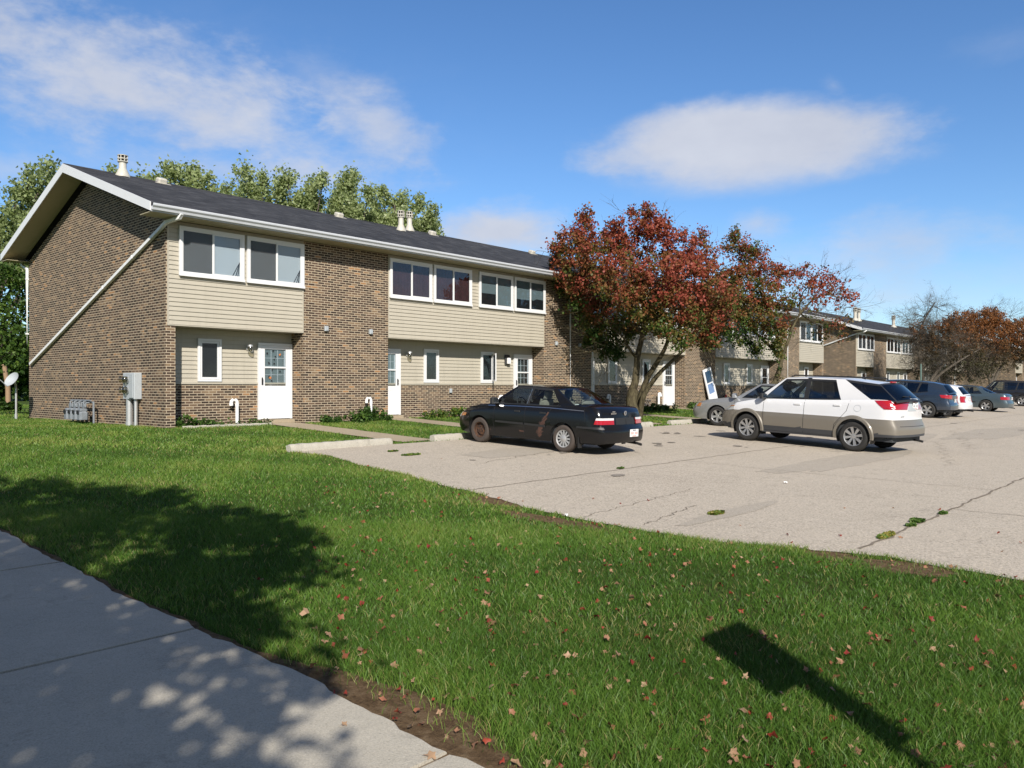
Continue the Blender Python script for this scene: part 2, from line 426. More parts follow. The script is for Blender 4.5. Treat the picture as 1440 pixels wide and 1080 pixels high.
tag(mb.build('pavement_stains', M['oil']), kind='structure')
# sidewalk slabs
mb = MB(); gap = .018
joints = [14.4-2.42*i for i in range(-2, 8)]
for k in range(-3, 9):
    t1 = -14.38+2.42*(k+1); t0 = -14.38+2.42*k
    n = 30; P = []
    for i in range(n+1):
        t = t0+gap+(t1-t0-2*gap)*i/n
        xr = -6.42+fnoise(t*2.1, 8, .035)
        if -16.0 < t < -14.5: xr += .05*math.sin((t+16)/1.5*math.pi)
        P.append([(-8.6, t, G(t)-.02), (-8.6, t, G(t)+.022), (-7.5, t, G(t)+.024), (xr-.01, t, G(t)+.022), (xr, t, G(t)+.012), (xr, t, G(t)-.03)])
    mb.grid(P, 0)
    for row in (P[0], P[-1]): mb.add(row, [tuple(range(6))], 0)
tag(mb.build('sidewalk', M['walk']), kind='structure')
mb = MB()
P = [[(-8.6, t, G(t)+.006), (-6.5, t, G(t)+.006)] for t in [-22+i for i in range(30)]]
mb.grid(P, 0); tag(mb.build('sidewalk_bed', M['crack']), kind='structure')
# bare soil strip next to the sidewalk and along the lot edge
def soil_w(t): return .05+.07*max(0, math.sin((t+17.2)*.9))+(.30 if -17.4 < t < -15.2 else 0)*max(0, math.sin((t+17.4)/2.2*math.pi))+fnoise(t*3, 4, .05)
mb = MB()
P = []
for i in range(200):
    t = -19+i*.1; w = max(.03, soil_w(t))
    P.append([(-6.55, t, G(t)+.004), (-6.42+w*.6, t, G(t)+.010), (-6.42+w, t, G(t)-.004)])
mb.grid(P, 0)
tag(mb.build('soil_strip', M['soil']), kind='structure')
mb = MB()
for (cx, cy, rx, ry, sd) in [(-1.05,-17.2,.28,.42,1), (-1.05,-16.5,.2,.3,2), (-1.15,-12.2,.35,.5,3), (-1.65,-13.5,.2,.9,5), (1.9,-.35,1.0,.12,7)]:
    blob(mb, cx, cy, rx, ry, .006, sd, 60, .4)
tag(mb.build('soil_patches', M['soil']), kind='structure')
# entry paths
def walkway(s0, s1, t0, t1, sl=0):
    mb = MB(); P = []
    n = 14
    for i in range(n+1):
        t = t0+(t1-t0)*i/n; sh = sl*(t1-t)
        P.append([(s0+sh+fnoise(t*2, s0, .03), t, G(t)+.018), (s1+sh+fnoise(t*2.3, s1, .04), t, G(t)+.018)])
    mb.grid(P, 0); tag(mb.build('entry_path', M['path']), kind='structure')
for a in (2.75, 6.95, 13.3, 17.45, 23.9, 28.0):
    walkway(a, a+1.0, -5.55 if a < 9 else -5.3, .56)
# ------------------------------------------------------------------ building
ROOF_T0, ROOF_Z0, SL = -.62, 5.36, .346
def roof_z(t): return ROOF_Z0+SL*(t-ROOF_T0)
def clapboards(mb, x0, x1, y, z0, z1, e=.1135, mi=0):
    n = int(math.ceil((z1-z0)/e-1e-6))
    for k in range(n):
        a = z0+k*e; b = min(a+e, z1)
        mb.add([(x0,y-.022,a),(x1,y-.022,a),(x1,y-.001,b),(x0,y-.001,b),(x0,y+.002,a),(x1,y+.002,a)],
               [(0,1,2,3),(4,5,1,0)], mi)
        mb.add([(x0,y-.022,a),(x0,y-.001,b),(x0,y+.004,b),(x0,y+.004,a)], [(0,1,2,3)], mi)
        mb.add([(x1,y-.022,a),(x1,y-.001,b),(x1,y+.004,b),(x1,y+.004,a)], [(3,2,1,0)], mi)
def frame_rect(mb, x0, x1, z0, z1, w, y0, y1, mi=0):
    mb.box(x0, x1, y0, y1, z0, z0+w, mi); mb.box(x0, x1, y0, y1, z1-w, z1, mi)
    mb.box(x0, x0+w, y0, y1, z0+w, z1-w, mi); mb.box(x1-w, x1, y0, y1, z0+w, z1-w, mi)
def slider(root, x0, x1, z0, z1, y, style, detail=True):
    "two-sash sliding window; y = wall plane"
    mb = MB()
    frame_rect(mb, x0, x1, z0, z1, .085, y-.055, y+.0)
    mb.box(x0-.01, x1+.01, y-.075, y-.056, z0-.012, z0+.045)
    xm = (x0+x1)/2+.02
    frame_rect(mb, x0+.087, xm-.01, z0+.087, z1-.087, .022, y-.034, y-.012)
    frame_rect(mb, xm-.02, x1-.087, z0+.087, z1-.087, .040, y-.050, y-.0345)
    w = mb.build('window', M['trim'], root)
    if not detail:
        g = MB(); g.box(x0+.09, x1-.09, y-.028, y-.024, z0+.09, z1-.09); g.build('pane', M['glass'], w)
        b = MB(); b.box(x0+.088, x1-.088, y-.004, y-.0005, z0+.088, z1-.088); b.build('curtain', M['blind'] if style == 'blind' else M['dark'], w)  # without a blind, a near-black sheet paints the dark room
        return w
    g = MB(); g.box(x0+.10, xm-.025, y-.026, y-.022, z0+.10, z1-.10); g.build('pane', M['glass'], w)
    g = MB(); g.box(xm+.015, x1-.12, y-.044, y-.040, z0+.12, z1-.12); g.build('pane', M['glass'], w)
    bk = MB(); a0, a1, b0, b1 = x0+.088, x1-.088, z0+.088, z1-.088
    if style == 'blind':
        bk.box(a0, a1, y-.004, y-.0005, b0, b1, 0)
        b = bk.build('blind', [M['blind']], w)
        q = MB()
        for dx in (.05, .11, .15):
            q.add([(a1-.34+dx*1.6, y-.006, b0), (a1-.31+dx*1.6, y-.006, b0), (a1-.02, y-.006, b0+.40), (a1-.03, y-.006, b0+.42)], [(0,1,2,3)])
        q.build('blind_fold', M['dark'], w)
        sc = MB(); sc.box(x0+.108, xm-.03, y-.0325, y-.0315, z0+.108, z1-.108); sc.build('screen', M['screen'], w)
    elif style == 'red':
        n = 40; P = []
        for zz_ in (b0, b1): P.append([(a0+(a1-a0)*i/n, y-.007+.0045*math.sin(i*1.9), zz_) for i in range(n+1)])
        bk.grid(P, 0); bk.build('curtain', M['curtain_red'], w)
    elif style == 'grey':
        bk.box(a0, a1, y-.004, y-.0005, b0, b1, 0); bk.build('curtain', M['dark'], w)
        q = MB(); q.box(a0+.02, xm-.04, y-.007, y-.005, b0+.42, b1, 0); q.box(xm, a1-.02, y-.007, y-.005, b0+.05, b1); q.build('blind', M['blind_grey'], w)
    elif style == 'torn':
        bk.box(a0, a1, y-.004, y-.0005, b0, b1, 0); bk.build('curtain', M['dark'], w)
        q = MB(); q.box(a0+.02, xm-.04, y-.007, y-.005, b0+.36, b1, 0)
        q.add([(xm+.03,y-.006,b0+.40),(xm+.18,y-.006,b0+.36),(xm+.36,y-.006,b0+.43),(a1-.02,y-.006,b0+.42),(a1-.02,y-.006,b1),(xm+.03,y-.006,b1)], [(0,1,2,3,4,5)])
        q.build('blind', M['blind_grey'], w)
    else:
        bk.box(a0, a1, y-.004, y-.0005, b0, b1, 0); bk.build('curtain', M['dark'], w)  # no cloth here: near-black sheet stands in for the unlit room
    return w
def casement(root, x0, x1, z0, z1, y, openw=False):
    mb = MB(); frame_rect(mb, x0, x1, z0, z1, .06, y-.05, y)
    frame_rect(mb, x0+.065, x1-.065, z0+.065, z1-.065, .05, y-.035, y-.010)
    w = mb.build('window', M['trim'], root)
    g = MB(); g.box(x0+.117, x1-.117, y-.026, y-.022, z0+.117, z1-.117); g.build('pane', M['glass'], w)
    b = MB(); b.box(x0+.066, x1-.066, y-.004, y-.0005, z0+.066, z1-.066); b.build('curtain', M['dark'], w)  # near-black backing paints the room's darkness behind the pane
    if openw:
        q = MB(); Mx = Matrix.Translation((x1-.10, y-.052, 0)) @ Matrix.Rotation(R(58), 4, 'Z')
        for (a, c, e, f) in ((-.46,0,z0+.06,z0+.12),(-.46,0,z1-.12,z1-.06),(-.46,-.40,z0+.12,z1-.12),(-.06,0,z0+.12,z1-.12)):
            q.box(a, c, -.03, 0, e, f, 0, Mx)
        q.box(-.40, -.06, -.018, -.012, z0+.12, z1-.12, 1, Mx)
        q.build('open_sash', [M['trim'], M['glass']], w)
    return w
def hdoor(root, x0, x1, y, style=0, hinge=1):
    z0, z1 = .13, 2.25
    mb = MB(); fr = .07
    mb.box(x0, x1, y-.06, y, z1-fr, z1); mb.box(x0, x0+fr, y-.06, y, z0, z1-fr); mb.box(x1-fr, x1, y-.06, y, z0, z1-fr)
    d = mb.build('door', M['trim'], root)
    a0, a1 = x0+fr+.004, x1-fr-.004; c0, c1 = z0+.01, z1-fr-.004
    q = MB(); yy0, yy1 = y-.05, y-.026
    gx0, gx1 = a0+.13, a1-.13; g0, g1 = c0+.92, c1-.09
    q.box(a0, gx0, yy0, yy1, c0, c1); q.box(gx1, a1, yy0, yy1, c0, c1)
    q.box(gx0, gx1, yy0, yy1, c0, g0); q.box(gx0, gx1, yy0, yy1, g1, c1)
    gm = (g0+g1)/2; q.box(gx0, gx1, yy0, yy1, gm-.02, gm+.02)
    # raised cross-buck relief on the lower half
    for (p0, p1, r0, r1) in ((a0+.10, a1-.10, c0+.78, c0+.795), (a0+.10, a1-.10, c0+.12, c0+.135), (a0+.10, a0+.113, c0+.135, c0+.78), (a1-.113, a1-.10, c0+.135, c0+.78)):
        q.box(p0, p1, yy0-.004, yy0, r0, r1)
    q.add([(a0+.16,yy0-.003,c0+.16),(a0+.18,yy0-.003,c0+.145),(a1-.14,yy0-.003,c0+.74),(a1-.16,yy0-.003,c0+.755)], [(0,1,2,3)])
    q.build('storm_door', M['doorpaint'], d)
    g = MB(); g.box(gx0, gx1, y-.040, y-.037, g0, gm-.02); g.build('pane', M['glass'], d)
    g = MB(); g.box(gx0, gx1, y-.040, y-.037, gm+.02, g1); g.build('pane', M['glass'], d)
    # inner door with muntins behind
    i_ = MB(); i_.box(a0, a1, y-.006, y-.001, c0, c1, 0)
    i_.box(gx0+.01, gx1-.04, y-.010, y-.0065, g0+.08, g1-.02, 1)
    for k in (1, 2):
        xx = gx0+.01+(gx1-gx0-.05)*k/3; i_.box(xx-.007, xx+.007, y-.022, y-.0105, g0+.08, g1-.02, 0)
    for k in range(1, 4):
        zz_ = g0+.08+(g1-g0-.10)*k/4; i_.box(gx0+.01, gx1-.04, y-.0155, y-.0145, zz_-.007, zz_+.007, 0)
    i_.build('inner_door', [M['doorpaint'], M['blind_grey'] if style != 2 else M['dark']], d)
    if style == 0:  # little stickers on the glass
        rr = random.Random(5); orange = simple('orange_sticker', (.55,.19,.06), .6)
        for k, (ux, uz, c) in enumerate([(.12,.88,0),(.40,.95,0),(.72,.85,1),(.20,.62,0),(.45,.60,0),(.45,.72,0),(.35,.44,0),(.72,.40,0),(.25,.22,1),(.32,.14,0),(.5,.80,0),(.2,.25,0)]):
            cx = gx0+(gx1-gx0)*ux; cz = g0+(g1-g0)*uz; n = 9; vs = []
            for i in range(n):
                w = 2*math.pi*i/n; r_ = (.030 if not c else .042)*(.55+.6*rr.random()); vs.append((cx+r_*math.cos(w), y-.0412, cz+r_*math.sin(w)))
            s_ = MB(); s_.add(vs, [tuple(range(n))], 0); s_.build('sticker', orange if c else M['dark'], d)
    h = MB(); hx = a0+.05 if hinge == 1 else a1-.05
    h.tube([(hx, yy0-.005, 1.10), (hx, yy0-.04, 1.12), (hx, yy0-.04, 1.24), (hx, yy0-.005, 1.27)], .012, 6); h.box(hx-.02, hx+.02, yy0-.008, yy0-.002, 1.08, 1.29)
    h.build('handle', M['black'], d)
    th = MB(); th.box(x0-.03, x1+.03, y-.16, y, .02, .118); th.build('threshold', M['path'], d)
    return d
def building(root, bays, length, detail, gable_left=True):
    """bays: list of (x0, x1, kind) in local coords, kind 'L' (door at right), 'R' (door at left), 'D' double, 'P' pier"""
    RC = .57
    # brick walls
    w = MB()
    w.prism([(0,-.4),(9.95,-.4),(9.95,5.16),(4.97,5.16+4.97*SL-.02),(0,5.16)], 'x', -.1, .15)
    w.prism([(0,-.4),(9.95,-.4),(9.95,5.16),(4.97,5.16+4.97*SL-.02),(0,5.16)], 'x', length-.15, length+.1)
    w.box(.15, length-.15, 9.7, 9.95, -.4, 5.16)
    for x0, x1, k in bays:
        if k == 'P': w.box(x0, x1, 0, .9, -.4, 5.135)
        else: w.box(max(x0, .15), min(x1, length-.15), RC, RC+.22, -.4, 1.10)
    w.build('brick_wall', M['brick'], root)
    for x0, x1, k in bays:
        if k == 'P': continue
        X0 = max(x0, .15); X1 = min(x1, length-.15)
        s = MB()
        s.box(X0, X1, RC+.035, RC+.2, 1.10, 2.60, 0); clapboards(s, X0, X1, RC+.034, 1.15, 2.60)
        s.box(X0, X1, RC-.03, RC+.034, 1.10, 1.15, 0)
        s.build('lower_siding', M['siding'], root)
        s = MB(); u0 = x0+(.0 if x0 > 1 else -.06); u1 = x1+(.0 if x1 < length-1 else .06)
        s.box(u0+.01, u1-.01, .002, .5, 2.57, 5.135, 0); clapboards(s, u0+.005, u1-.005, 0, 2.575, 5.135)
        s.box(u0, u0+.035, -.022, .01, 2.56, 5.135); s.box(u1-.035, u1, -.022, .01, 2.56, 5.135)
        s.box(u0, u1, -.020, .57, 2.545, 2.569)
        s.box(u0+.01, u1-.01, .5, .9, 2.60, 5.135, 0)
        s.build('upper_siding', M['siding'], root)
        if k in 'DR':   # door at left
            pass
        yf = -.024; yl = RC+.010
        def pair(a, styles):
            slider(root, a, a+1.75, 3.80, 5.03, yf, styles[0], detail); slider(root, a+1.83, a+3.58, 3.80, 5.03, yf, styles[1], detail)
        if k == 'L':
            pair(x0+.22, ('blind','blind')); casement(root, x0+1.0, x0+1.65, 1.17, 2.29, yl); hdoor(root, x1-1.09, x1-.02, yl, 0, 1)
        elif k == 'R':
            pair(x1-.22-3.58, ('blind','dark')); casement(root, x1-1.65, x1-1.0, 1.17, 2.29, yl); hdoor(root, x0+.02, x0+1.07, yl, 1, -1)
        else:
            first = x0 < 8 and detail
            pair(x0+.03, ('red','red') if x0 < 20 else ('dark','blind')); pair(x0+3.98, ('grey','torn') if x0 < 20 else ('blind','dark'))
            hdoor(root, x0+.02, x0+.95, yl, 1, -1); casement(root, x0+1.97, x0+2.64, 1.17, 2.29, yl)
            casement(root, x0+4.68, x0+5.35, 1.17, 2.29, yl, first); hdoor(root, x1-1.10, x1-.06, yl, 2, 1)
    # roof
    r = MB(); a, b = -.73, length+.73; T = 4.97; TR = 10.57; th = .07
    zr = lambda t: roof_z(min(t, 2*T-t))
    r.prism([(ROOF_T0-.02, zr(ROOF_T0)-.004), (T, zr(T)), (TR+.02, zr(ROOF_T0)-.004), (TR+.02, zr(ROOF_T0)-.004-th), (T, zr(T)-th), (ROOF_T0-.02, zr(ROOF_T0)-.004-th)], 'x', a, b)
    rf = r.build('roof', M['shingle'], root)
    rr = MB(); rr.prism([(T-.16, zr(T-.16)+.012), (T, zr(T)+.03), (T+.16, zr(T-.16)+.012), (T+.16, zr(T-.16)-.01), (T, zr(T)+.008), (T-.16, zr(T-.16)-.01)], 'x', a-.005, b+.005)
    rr.build('ridge_cap', M['shingle'], rf)
    # rake boards
    for sx in ((a-.025, a+.0), (b, b+.025)):
        f_ = MB()
        f_.prism([(ROOF_T0-.02, zr(ROOF_T0)-.20), (T, zr(T)-.235), (TR+.02, zr(ROOF_T0)-.20), (TR+.02, zr(ROOF_T0)+.01), (T, zr(T)+.012), (ROOF_T0-.02, zr(ROOF_T0)+.01)], 'x', *sx)
        f_.build('rake_board', M['trim'], root)
    # soffits
    s = MB(); s.box(a+.002, b-.002, -.60, -.03, 5.139, 5.155); s.box(a+.002, b-.002, 9.97, 10.55, 5.139, 5.155)
    for k in range(int((b-a)/.4)): s.box(a+.4*k+.004, a+.4*k+.012, -.60, -.03, 5.134, 5.1385)
    for (p, q) in ((a+.001, -.101), (length+.101, b-.001)):
        n = 44
        for k in range(n):
            t0 = ROOF_T0+(T-ROOF_T0)*k/n; t1 = ROOF_T0+(T-ROOF_T0)*(k+.93)/n
            for f in (lambda t: t, lambda t: 2*T-t):
                A, B = f(t0), f(t1)
                s.add([(p, A, zr(t0)-.155), (q, A, zr(t0)-.155), (q, B, zr(t1)-.147), (p, B, zr(t1)-.147), (p,A,zr(t0)-.11),(q,A,zr(t0)-.11),(q,B,zr(t1)-.11),(p,B,zr(t1)-.11)], [(0,1,2,3),(4,5,6,7),(0,1,5,4),(3,2,6,7)])
    s.build('soffit', M['soffit'], root)
    # fascia + gutter (ogee section)
    for sgn, y0 in ((1, -.62), (-1, 10.57)):
        g = MB(); y = lambda d: y0-sgn*d
        prof = [(0,5.15),(-.0,5.325),(.005,5.325),(.008,5.215),(.055,5.205),(.075,5.25),(.112,5.285),(.115,5.325),(.128,5.328),(.132,5.31),(.126,5.275),(.085,5.235),(.068,5.185),(.012,5.18),(.012,5.15)]
        g.prism([(y(p), q) for p, q in prof], 'x', a+.01, b-.01)
        g.build('gutter', M['trim_dirty'], root)
    return root
b1 = empty('apartment_building', (0,0,0), 0, 'nearest brown brick apartment row with beige siding and a diagonal downspout on its end wall', 'building')
bays1 = [(0,3.81,'L'), (3.81,6.85,'P'), (6.85,14.39,'D'), (14.39,17.4,'P'), (17.4,24.94,'D'), (24.94,27.95,'P'), (27.95,35.49,'D'), (35.49,38.5,'P'), (38.5,42.3,'R')]
building(b1, bays1, 42.3, True)
def downspout(root, pts, w=.045, name='downspout', bands=()):
    w *= 1.1; mb = MB(); mb.tube(pts, w, 4, 0); 
    for p, q in bands: mb.tube([p, q], w*1.2, 4, 0)
    return mb.build(name, M['spout'], root)
ds = lambda t: 4.93-(t-.10)*(4.93-1.77)/(9.62-.10)
downspout(b1, [(-.02,-.68,5.19), (-.04,-.62,5.10), (-.13,-.10,ds(-.1)+.05), (-.16,.10,ds(.10)), (-.16,3,ds(3)), (-.16,6.5,ds(6.5)), (-.16,9.62,ds(9.62))], .052, bands=[((-.16,1.70,ds(1.70)),(-.16,1.76,ds(1.76))), ((-.16,3.6,ds(3.6)),(-.16,3.66,ds(3.66)))])
downspout(b1, [(-.12,10.66,5.19), (-.12,10.5,5.06), (-.14,10.03,4.92), (-.14,10.02,4.8), (-.14,10.02,2.38)], bands=[((-.14,10.02,4.55),(-.14,10.02,4.6)), ((-.14,10.02,2.75),(-.14,10.02,2.8))])
downspout(b1, [(16.9,-.68,5.19), (16.8,-.62,5.10), (16.35,-.25,4.93), (15.97,-.07,4.80), (15.95,-.06,4.6), (15.95,-.06,.1)], .036, bands=[((15.95,-.06,2.5),(15.95,-.06,2.55))])
downspout(b1, [(17.46,-.03,2.5), (17.46,-.03,.1)], .03)
downspout(b1, [(37.1,-.68,5.19), (37.0,-.5,5.06), (36.7,-.07,4.85), (36.7,-.06,4.6), (36.7,-.06,.1)], .036)
def roof_hit(px, py, lo=-.5, hi=4.9):
    best = None
    for i in range(400):
        t = lo+(hi-lo)*i/400; s = st(px, t); z = roof_z(t); Y = cam_dep(s, t); y = 544-(z-1.03)/Y*F
        e = abs(y-py)
        if best is None or e < best[0]: best = (e, s, t, z)
    return best[1:]
def flue(root, s, t, r, h, zoff=0, name='flue'):
    z = roof_z(t)-.05
    mb = MB(); Mx = Matrix.Translation((s, t, z))
    mb.lathe([(r*2.0,0),(r*2.0,.05),(r*1.45,.16),(r*1.15,.24),(r,.26),(r,h*.66),(r*1.35,h*.68),(r*1.35,h*.71)], 16, 0, Mx)
    mb.lathe([(r*.9,h*.71),(r*.9,h*.95)], 16, 1, Mx)
    for k in range(8):
        w = k*math.pi/4; mb.box(-.012,.012,-.012,.012,h*.70,h*.97,0, Mx @ Matrix.Translation((r*1.22*math.cos(w), r*1.22*math.sin(w), 0)))
    mb.lathe([(r*1.35,h*.80),(r*1.4,h*.82),(r*1.35,h*.84)], 16, 0, Mx)
    mb.lathe([(r*1.4,h*.96),(r*1.4,h*.985),(r*.2,h*1.03)], 16, 0, Mx)
    mb.box(-r*2.9, r*2.9, -r*2.9, r*2.9, -.02, .03, 0, Mx @ Matrix.Rotation(math.atan(SL), 4, 'X'))
    return mb.build(name, [M['flue'], M['dark']], root, 40)
def roofvent(root, px, py, sc=1):
    s, t, z = roof_hit(px, py); mb = MB(); Mx = Matrix.Translation((s, t, z)) @ Matrix.Rotation(math.atan(SL), 4, 'X')
    mb.rbox(-.14*sc, .14*sc, -.16*sc, .12*sc, .0, .15*sc, .04, 0, Mx); mb.box(-.22*sc, .22*sc, -.22*sc, .2*sc, -.01, .012, 0, Mx)
    return mb.build('roof_vent', M['flue'], root)
s_, t_, z_ = roof_hit(174, 247, 3, 4.8); flue(b1, s_, t_, .105, .66)
for px in (565, 577):
    s_, t_, z_ = roof_hit(px, 324, 2, 4.8); flue(b1, s_, t_, .10, .80)
for px, py in ((228,252),(477,301),(608,328),(748,356)): roofvent(b1, px, py)
# small grey boxes on the pier, number plates
for (x, z, sz) in ((4.55,2.71,.05),(6.15,2.70,.05),(16.6,2.71,.05),(15.1,2.71,.05)):
    mb = MB(); mb.rbox(x-.06, x+.06, -.09, -.001, z-.07, z+.07, .015); mb.box(x-.035,x+.035,-.10,-.091,z-.05,z-.01); mb.build('junction_box', M['greymetal'], b1)
mb = MB(); mb.rbox(9.98, 10.08, .50, .569, .83, .97, .01); mb.build('outlet_cover', M['greymetal'], b1)
# wall lamps
M['lampglass'] = glass_mat('lamp_glass', (.75,.72,.6), .1, .1)
def jar_lamp(s, label):
    o = empty('wall_lamp', (s, .58, 2.08), 0, label, 'wall lamp', 'wall lamps beside the doors')
    mb = MB(); mb.lathe([(.055,0),(.055,.02),(.03,.03)], 14, 0, Matrix.Rotation(R(90),4,'X')); mb.tube([(0,-.02,0),(0,-.10,.03),(0,-.14,.09)], .014, 6)
    mb.lathe([(.02,.11),(.07,.09),(.075,.05),(.06,.04)], 14, 0, Matrix.Translation((0,-.14,0))); mb.build('bracket', M['alum'], o, 40)
    g = MB(); g.lathe([(.055,.04),(.075,-.02),(.065,-.08),(.02,-.10)], 14, 0, Matrix.Translation((0,-.14,0))); g.build('lamp_shade', M['lampglass'], o, 60)
    return o
jar_lamp(2.43, 'glass jar wall lamp left of the nearest white door')
jar_lamp(8.11, 'glass jar wall lamp right of the second white door behind the brick pier')
o = empty('wall_lamp', (12.93,.58,2.02), 0, 'square black-backed wall lamp beside the door above the black car', 'wall lamp', 'wall lamps beside the doors')
mb = MB(); mb.rbox(-.13,.13,-.06,0,-.16,.20,.02); mb.build('back_plate', M['black'], o)
mb = MB(); mb.rbox(-.07,.09,-.15,-.06,-.13,.08,.02); mb.build('lamp_shade', M['pvc'], o)
# meters
o = empty('electric_meter_cabinet', (-.1,1.68,0), 0, 'grey electric meter cabinet with four meters on the brick end wall', 'electric meter')
mb = MB(); mb.rbox(-.20,-.001,-.36,.34,.72,1.39,.015); mb.rbox(-.225,-.201,-.33,-.08,.75,1.36,.008); mb.build('cabinet', M['greymetal'], o)
for y in (.02, .22):
    for z in (1.22, .95):
        mb = MB(); Mx = Matrix.Translation((-.2, y, z)) @ Matrix.Rotation(R(-90),4,'Y')
        mb.lathe([(.095,0),(.095,.03),(.08,.035)], 18, 0, Mx); me_ = mb.build('meter', M['alum'], o, 40)
        mb = MB(); mb.lathe([(.078,.035),(.078,.11),(.06,.13),(.0,.135)], 18, 0, Mx); mb.build('meter_glass', M['lampglass'], me_, 50)
for y, r_ in ((.14,.085),(-.24,.045)):
    mb = MB(); mb.tube([(-.11,y,-.1),(-.11,y,.719)], r_, 14); mb.tube([(-.11,y,-.1),(-.11,y,.12)], r_*1.15, 14); mb.build('conduit', M['alum'], o, 40)
M['gasgrey'] = simple('weathered_grey_paint', (.19,.21,.23), .5, var=.35, scale=9)
o = empty('gas_meter', (-.1,4.75,0), 0, 'cluster of grey gas meters and pipes low on the brick end wall', 'gas meter')
gm = bpy.data.materials['grey_painted_metal']
for k in range(4):
    y = -.50+k*.33; mb = MB(); x = -.38
    mb.rbox(x-.12, x+.12, y-.13, y+.13, .12, .36, .05); mb.rbox(x-.10, x+.10, y-.10, y+.10, .36, .43, .03)
    g = mb.build('meter_body', M['gasgrey'], o, 30)
    d = MB(); d.box(x-.145, x-.131, y-.07, y+.07, .28, .38); d.build('dial', M['black'], g)
    mb = MB(); mb.tube([(x+.05,y-.08,.46),(x+.05,y-.08,.58),(x+.25,y-.08,.60)], .022, 8); mb.tube([(x+.05,y+.08,.46),(x+.05,y+.08,.62),(x+.20,y+.08,.64)], .022, 8)
    mb.lathe([(.07,0),(.09,.02),(.07,.05)], 12, 0, Matrix.Translation((x,y,.50)) @ Matrix.Rotation(R(90),4,'Y')); mb.build('pipe_fitting', M['gasgrey'], g, 40)
mb = MB(); mb.tube([(-.2,-.78,.60),(-.2,.72,.60)], .028, 8); mb.tube([(-.2,-.78,.60),(-.2,-.80,-.1)], .028, 8); mb.tube([(-.26,-.75,.65),(-.26,.72,.65)], .022, 8); mb.tube([(-.2,.72,.60),(-.2,.74,-.1)], .028, 8); mb.build('manifold_pipe', M['gasgrey'], o, 40)
# white PVC vents
def pvc(s, t, h, flip=1, r=.045, label=''):
    z = G(t); mb = MB(); pts = [(0,0,-.05),(0,0,h-.10)]
    for k in range(1, 9):
        w = math.pi*k/8; pts.append((-flip*(.085-.085*math.cos(w)), 0, h-.10+.085*math.sin(w)))
    pts.append((-flip*.17, 0, h-.16)); mb.tube(pts, r, 12); mb.tube([(0,0,h-.2),(0,0,h-.12)], r*1.15, 12); mb.tube([(-flip*.17,0,h-.17),(-flip*.17,0,h-.11)], r*1.15, 12)
    o = mb.build('vent_pipe', M['pvc'], None, 50); o.location = (s, t, z); tag(o, label, 'vent pipe', 'white vent pipes along the wall'); return o
pvc(2.03,.42,.70,1,label='white hooked plastic vent pipe by the wall left of the nearest white door')
pvc(6.10,-.12,.72,1,.04,label='white hooked vent pipe rising from ivy at the foot of the brick pier')
pvc(12.55,.42,.72,1,label='white hooked vent pipe at the wall above the black car hood')
pvc(19.3,.40,.70,1,label='white hooked vent pipe in the shade left of the maple trunk')
pvc(23.2,.38,.75,-1,.05,label='white vent pipe under the maple, left of the shaded white door')
# concrete edging
mb = MB(); P = []
for k in range(20):
    s0 = .28+k*.125
    mb.rbox(s0, s0+.123, -.16+.004*k, -.06+.004*k, -.1, .055+.006*math.sin(k*2.1), .012)
tag(mb.build('edging', M['stop']), 'low concrete edging along the planting bed beside the nearest door', 'edging')
# parking stops
def pstop(s, t, L, label, rz=0, seed=1):
    mb = MB(); n = 46; rg = random.Random(seed); P = []
    for i in range(n+1):
        x = -L/2+L*i/n; e = .88 if i in (0, n) else 1
        ch = .022*max(0, fnoise(i*.5, seed)); lo = -.03 if not (.25 < i/n < .62) else -.03
        w = .105*e; h = .135*e+rg.uniform(-.007,.007)
        P.append([(x,-w-rg.uniform(0,.006),lo),(x,-w*.97+rg.uniform(-.006,.006),h*.35+ch),(x,-w*.72,h*.93-ch),(x,-w*.5,h),(x,w*.5,h),(x,w*.75,h*.9),(x,w,lo)])
    mb.grid(P, 0, True); mb.add(P[0], [tuple(range(7))]); mb.add(P[-1], [tuple(range(6,-1,-1))])
    o = mb.build('parking_stop', M['stop'], None, 35); o.location = (s, t, G(t)+.01); o.rotation_euler = (0,0,rz)
    tag(o, label, 'parking stop', 'concrete parking stops'); return o
pstop(1.0,-5.72,2.65,'long chipped concrete parking stop at the lawn corner left of the black car',R(3.5),1)
pstop(4.7,-5.62,2.3,'concrete parking stop at the front wheel of the black car',R(2),2)
pstop(11.9,-5.62,2.2,'concrete parking stop just right of the black car trunk',0,3)
pstop(15.4,-5.58,2.4,'concrete parking stop in front of the silver sedan',R(-1),4)
# far buildings
b2 = empty('apartment_building', (51.95,1.2,0), 0, 'second brown brick apartment row farther right behind the bare trees', 'building')
bays2 = [(0,3.81,'L'), (3.81,6.85,'P'), (6.85,14.39,'D'), (14.39,17.4,'P'), (17.4,24.94,'D'), (24.94,27.95,'P'), (27.95,31.7,'R')]
building(b2, bays2, 31.7, False)
downspout(b2, [(.1,-.68,5.19), (0,-.6,5.1), (-.16,.1,4.9), (-.16,9.6,1.8)], .05)
for px, py in ((1203,449),(1208,450),(1257,464)):
    # flues of the second row
    t = 3.4; Y = None
    k = (px-720)/F; X0 = -8.4-CB*(t+1.2); Y0 = 19.6+CA*(t+1.2); s = (k*Y0-X0)/(CA-k*CB)
    flue(b2, s-51.95, t, .14, 1.15)
b3 = empty('apartment_building', (92,-2,0), 0, 'third brick apartment row farthest away at the right edge, mostly behind trees', 'building')
building(b3, [(0,3.81,'L'), (3.81,6.85,'P'), (6.85,14.39,'D'), (14.39,17.4,'P'), (17.4,21.2,'R')], 21.2, False)
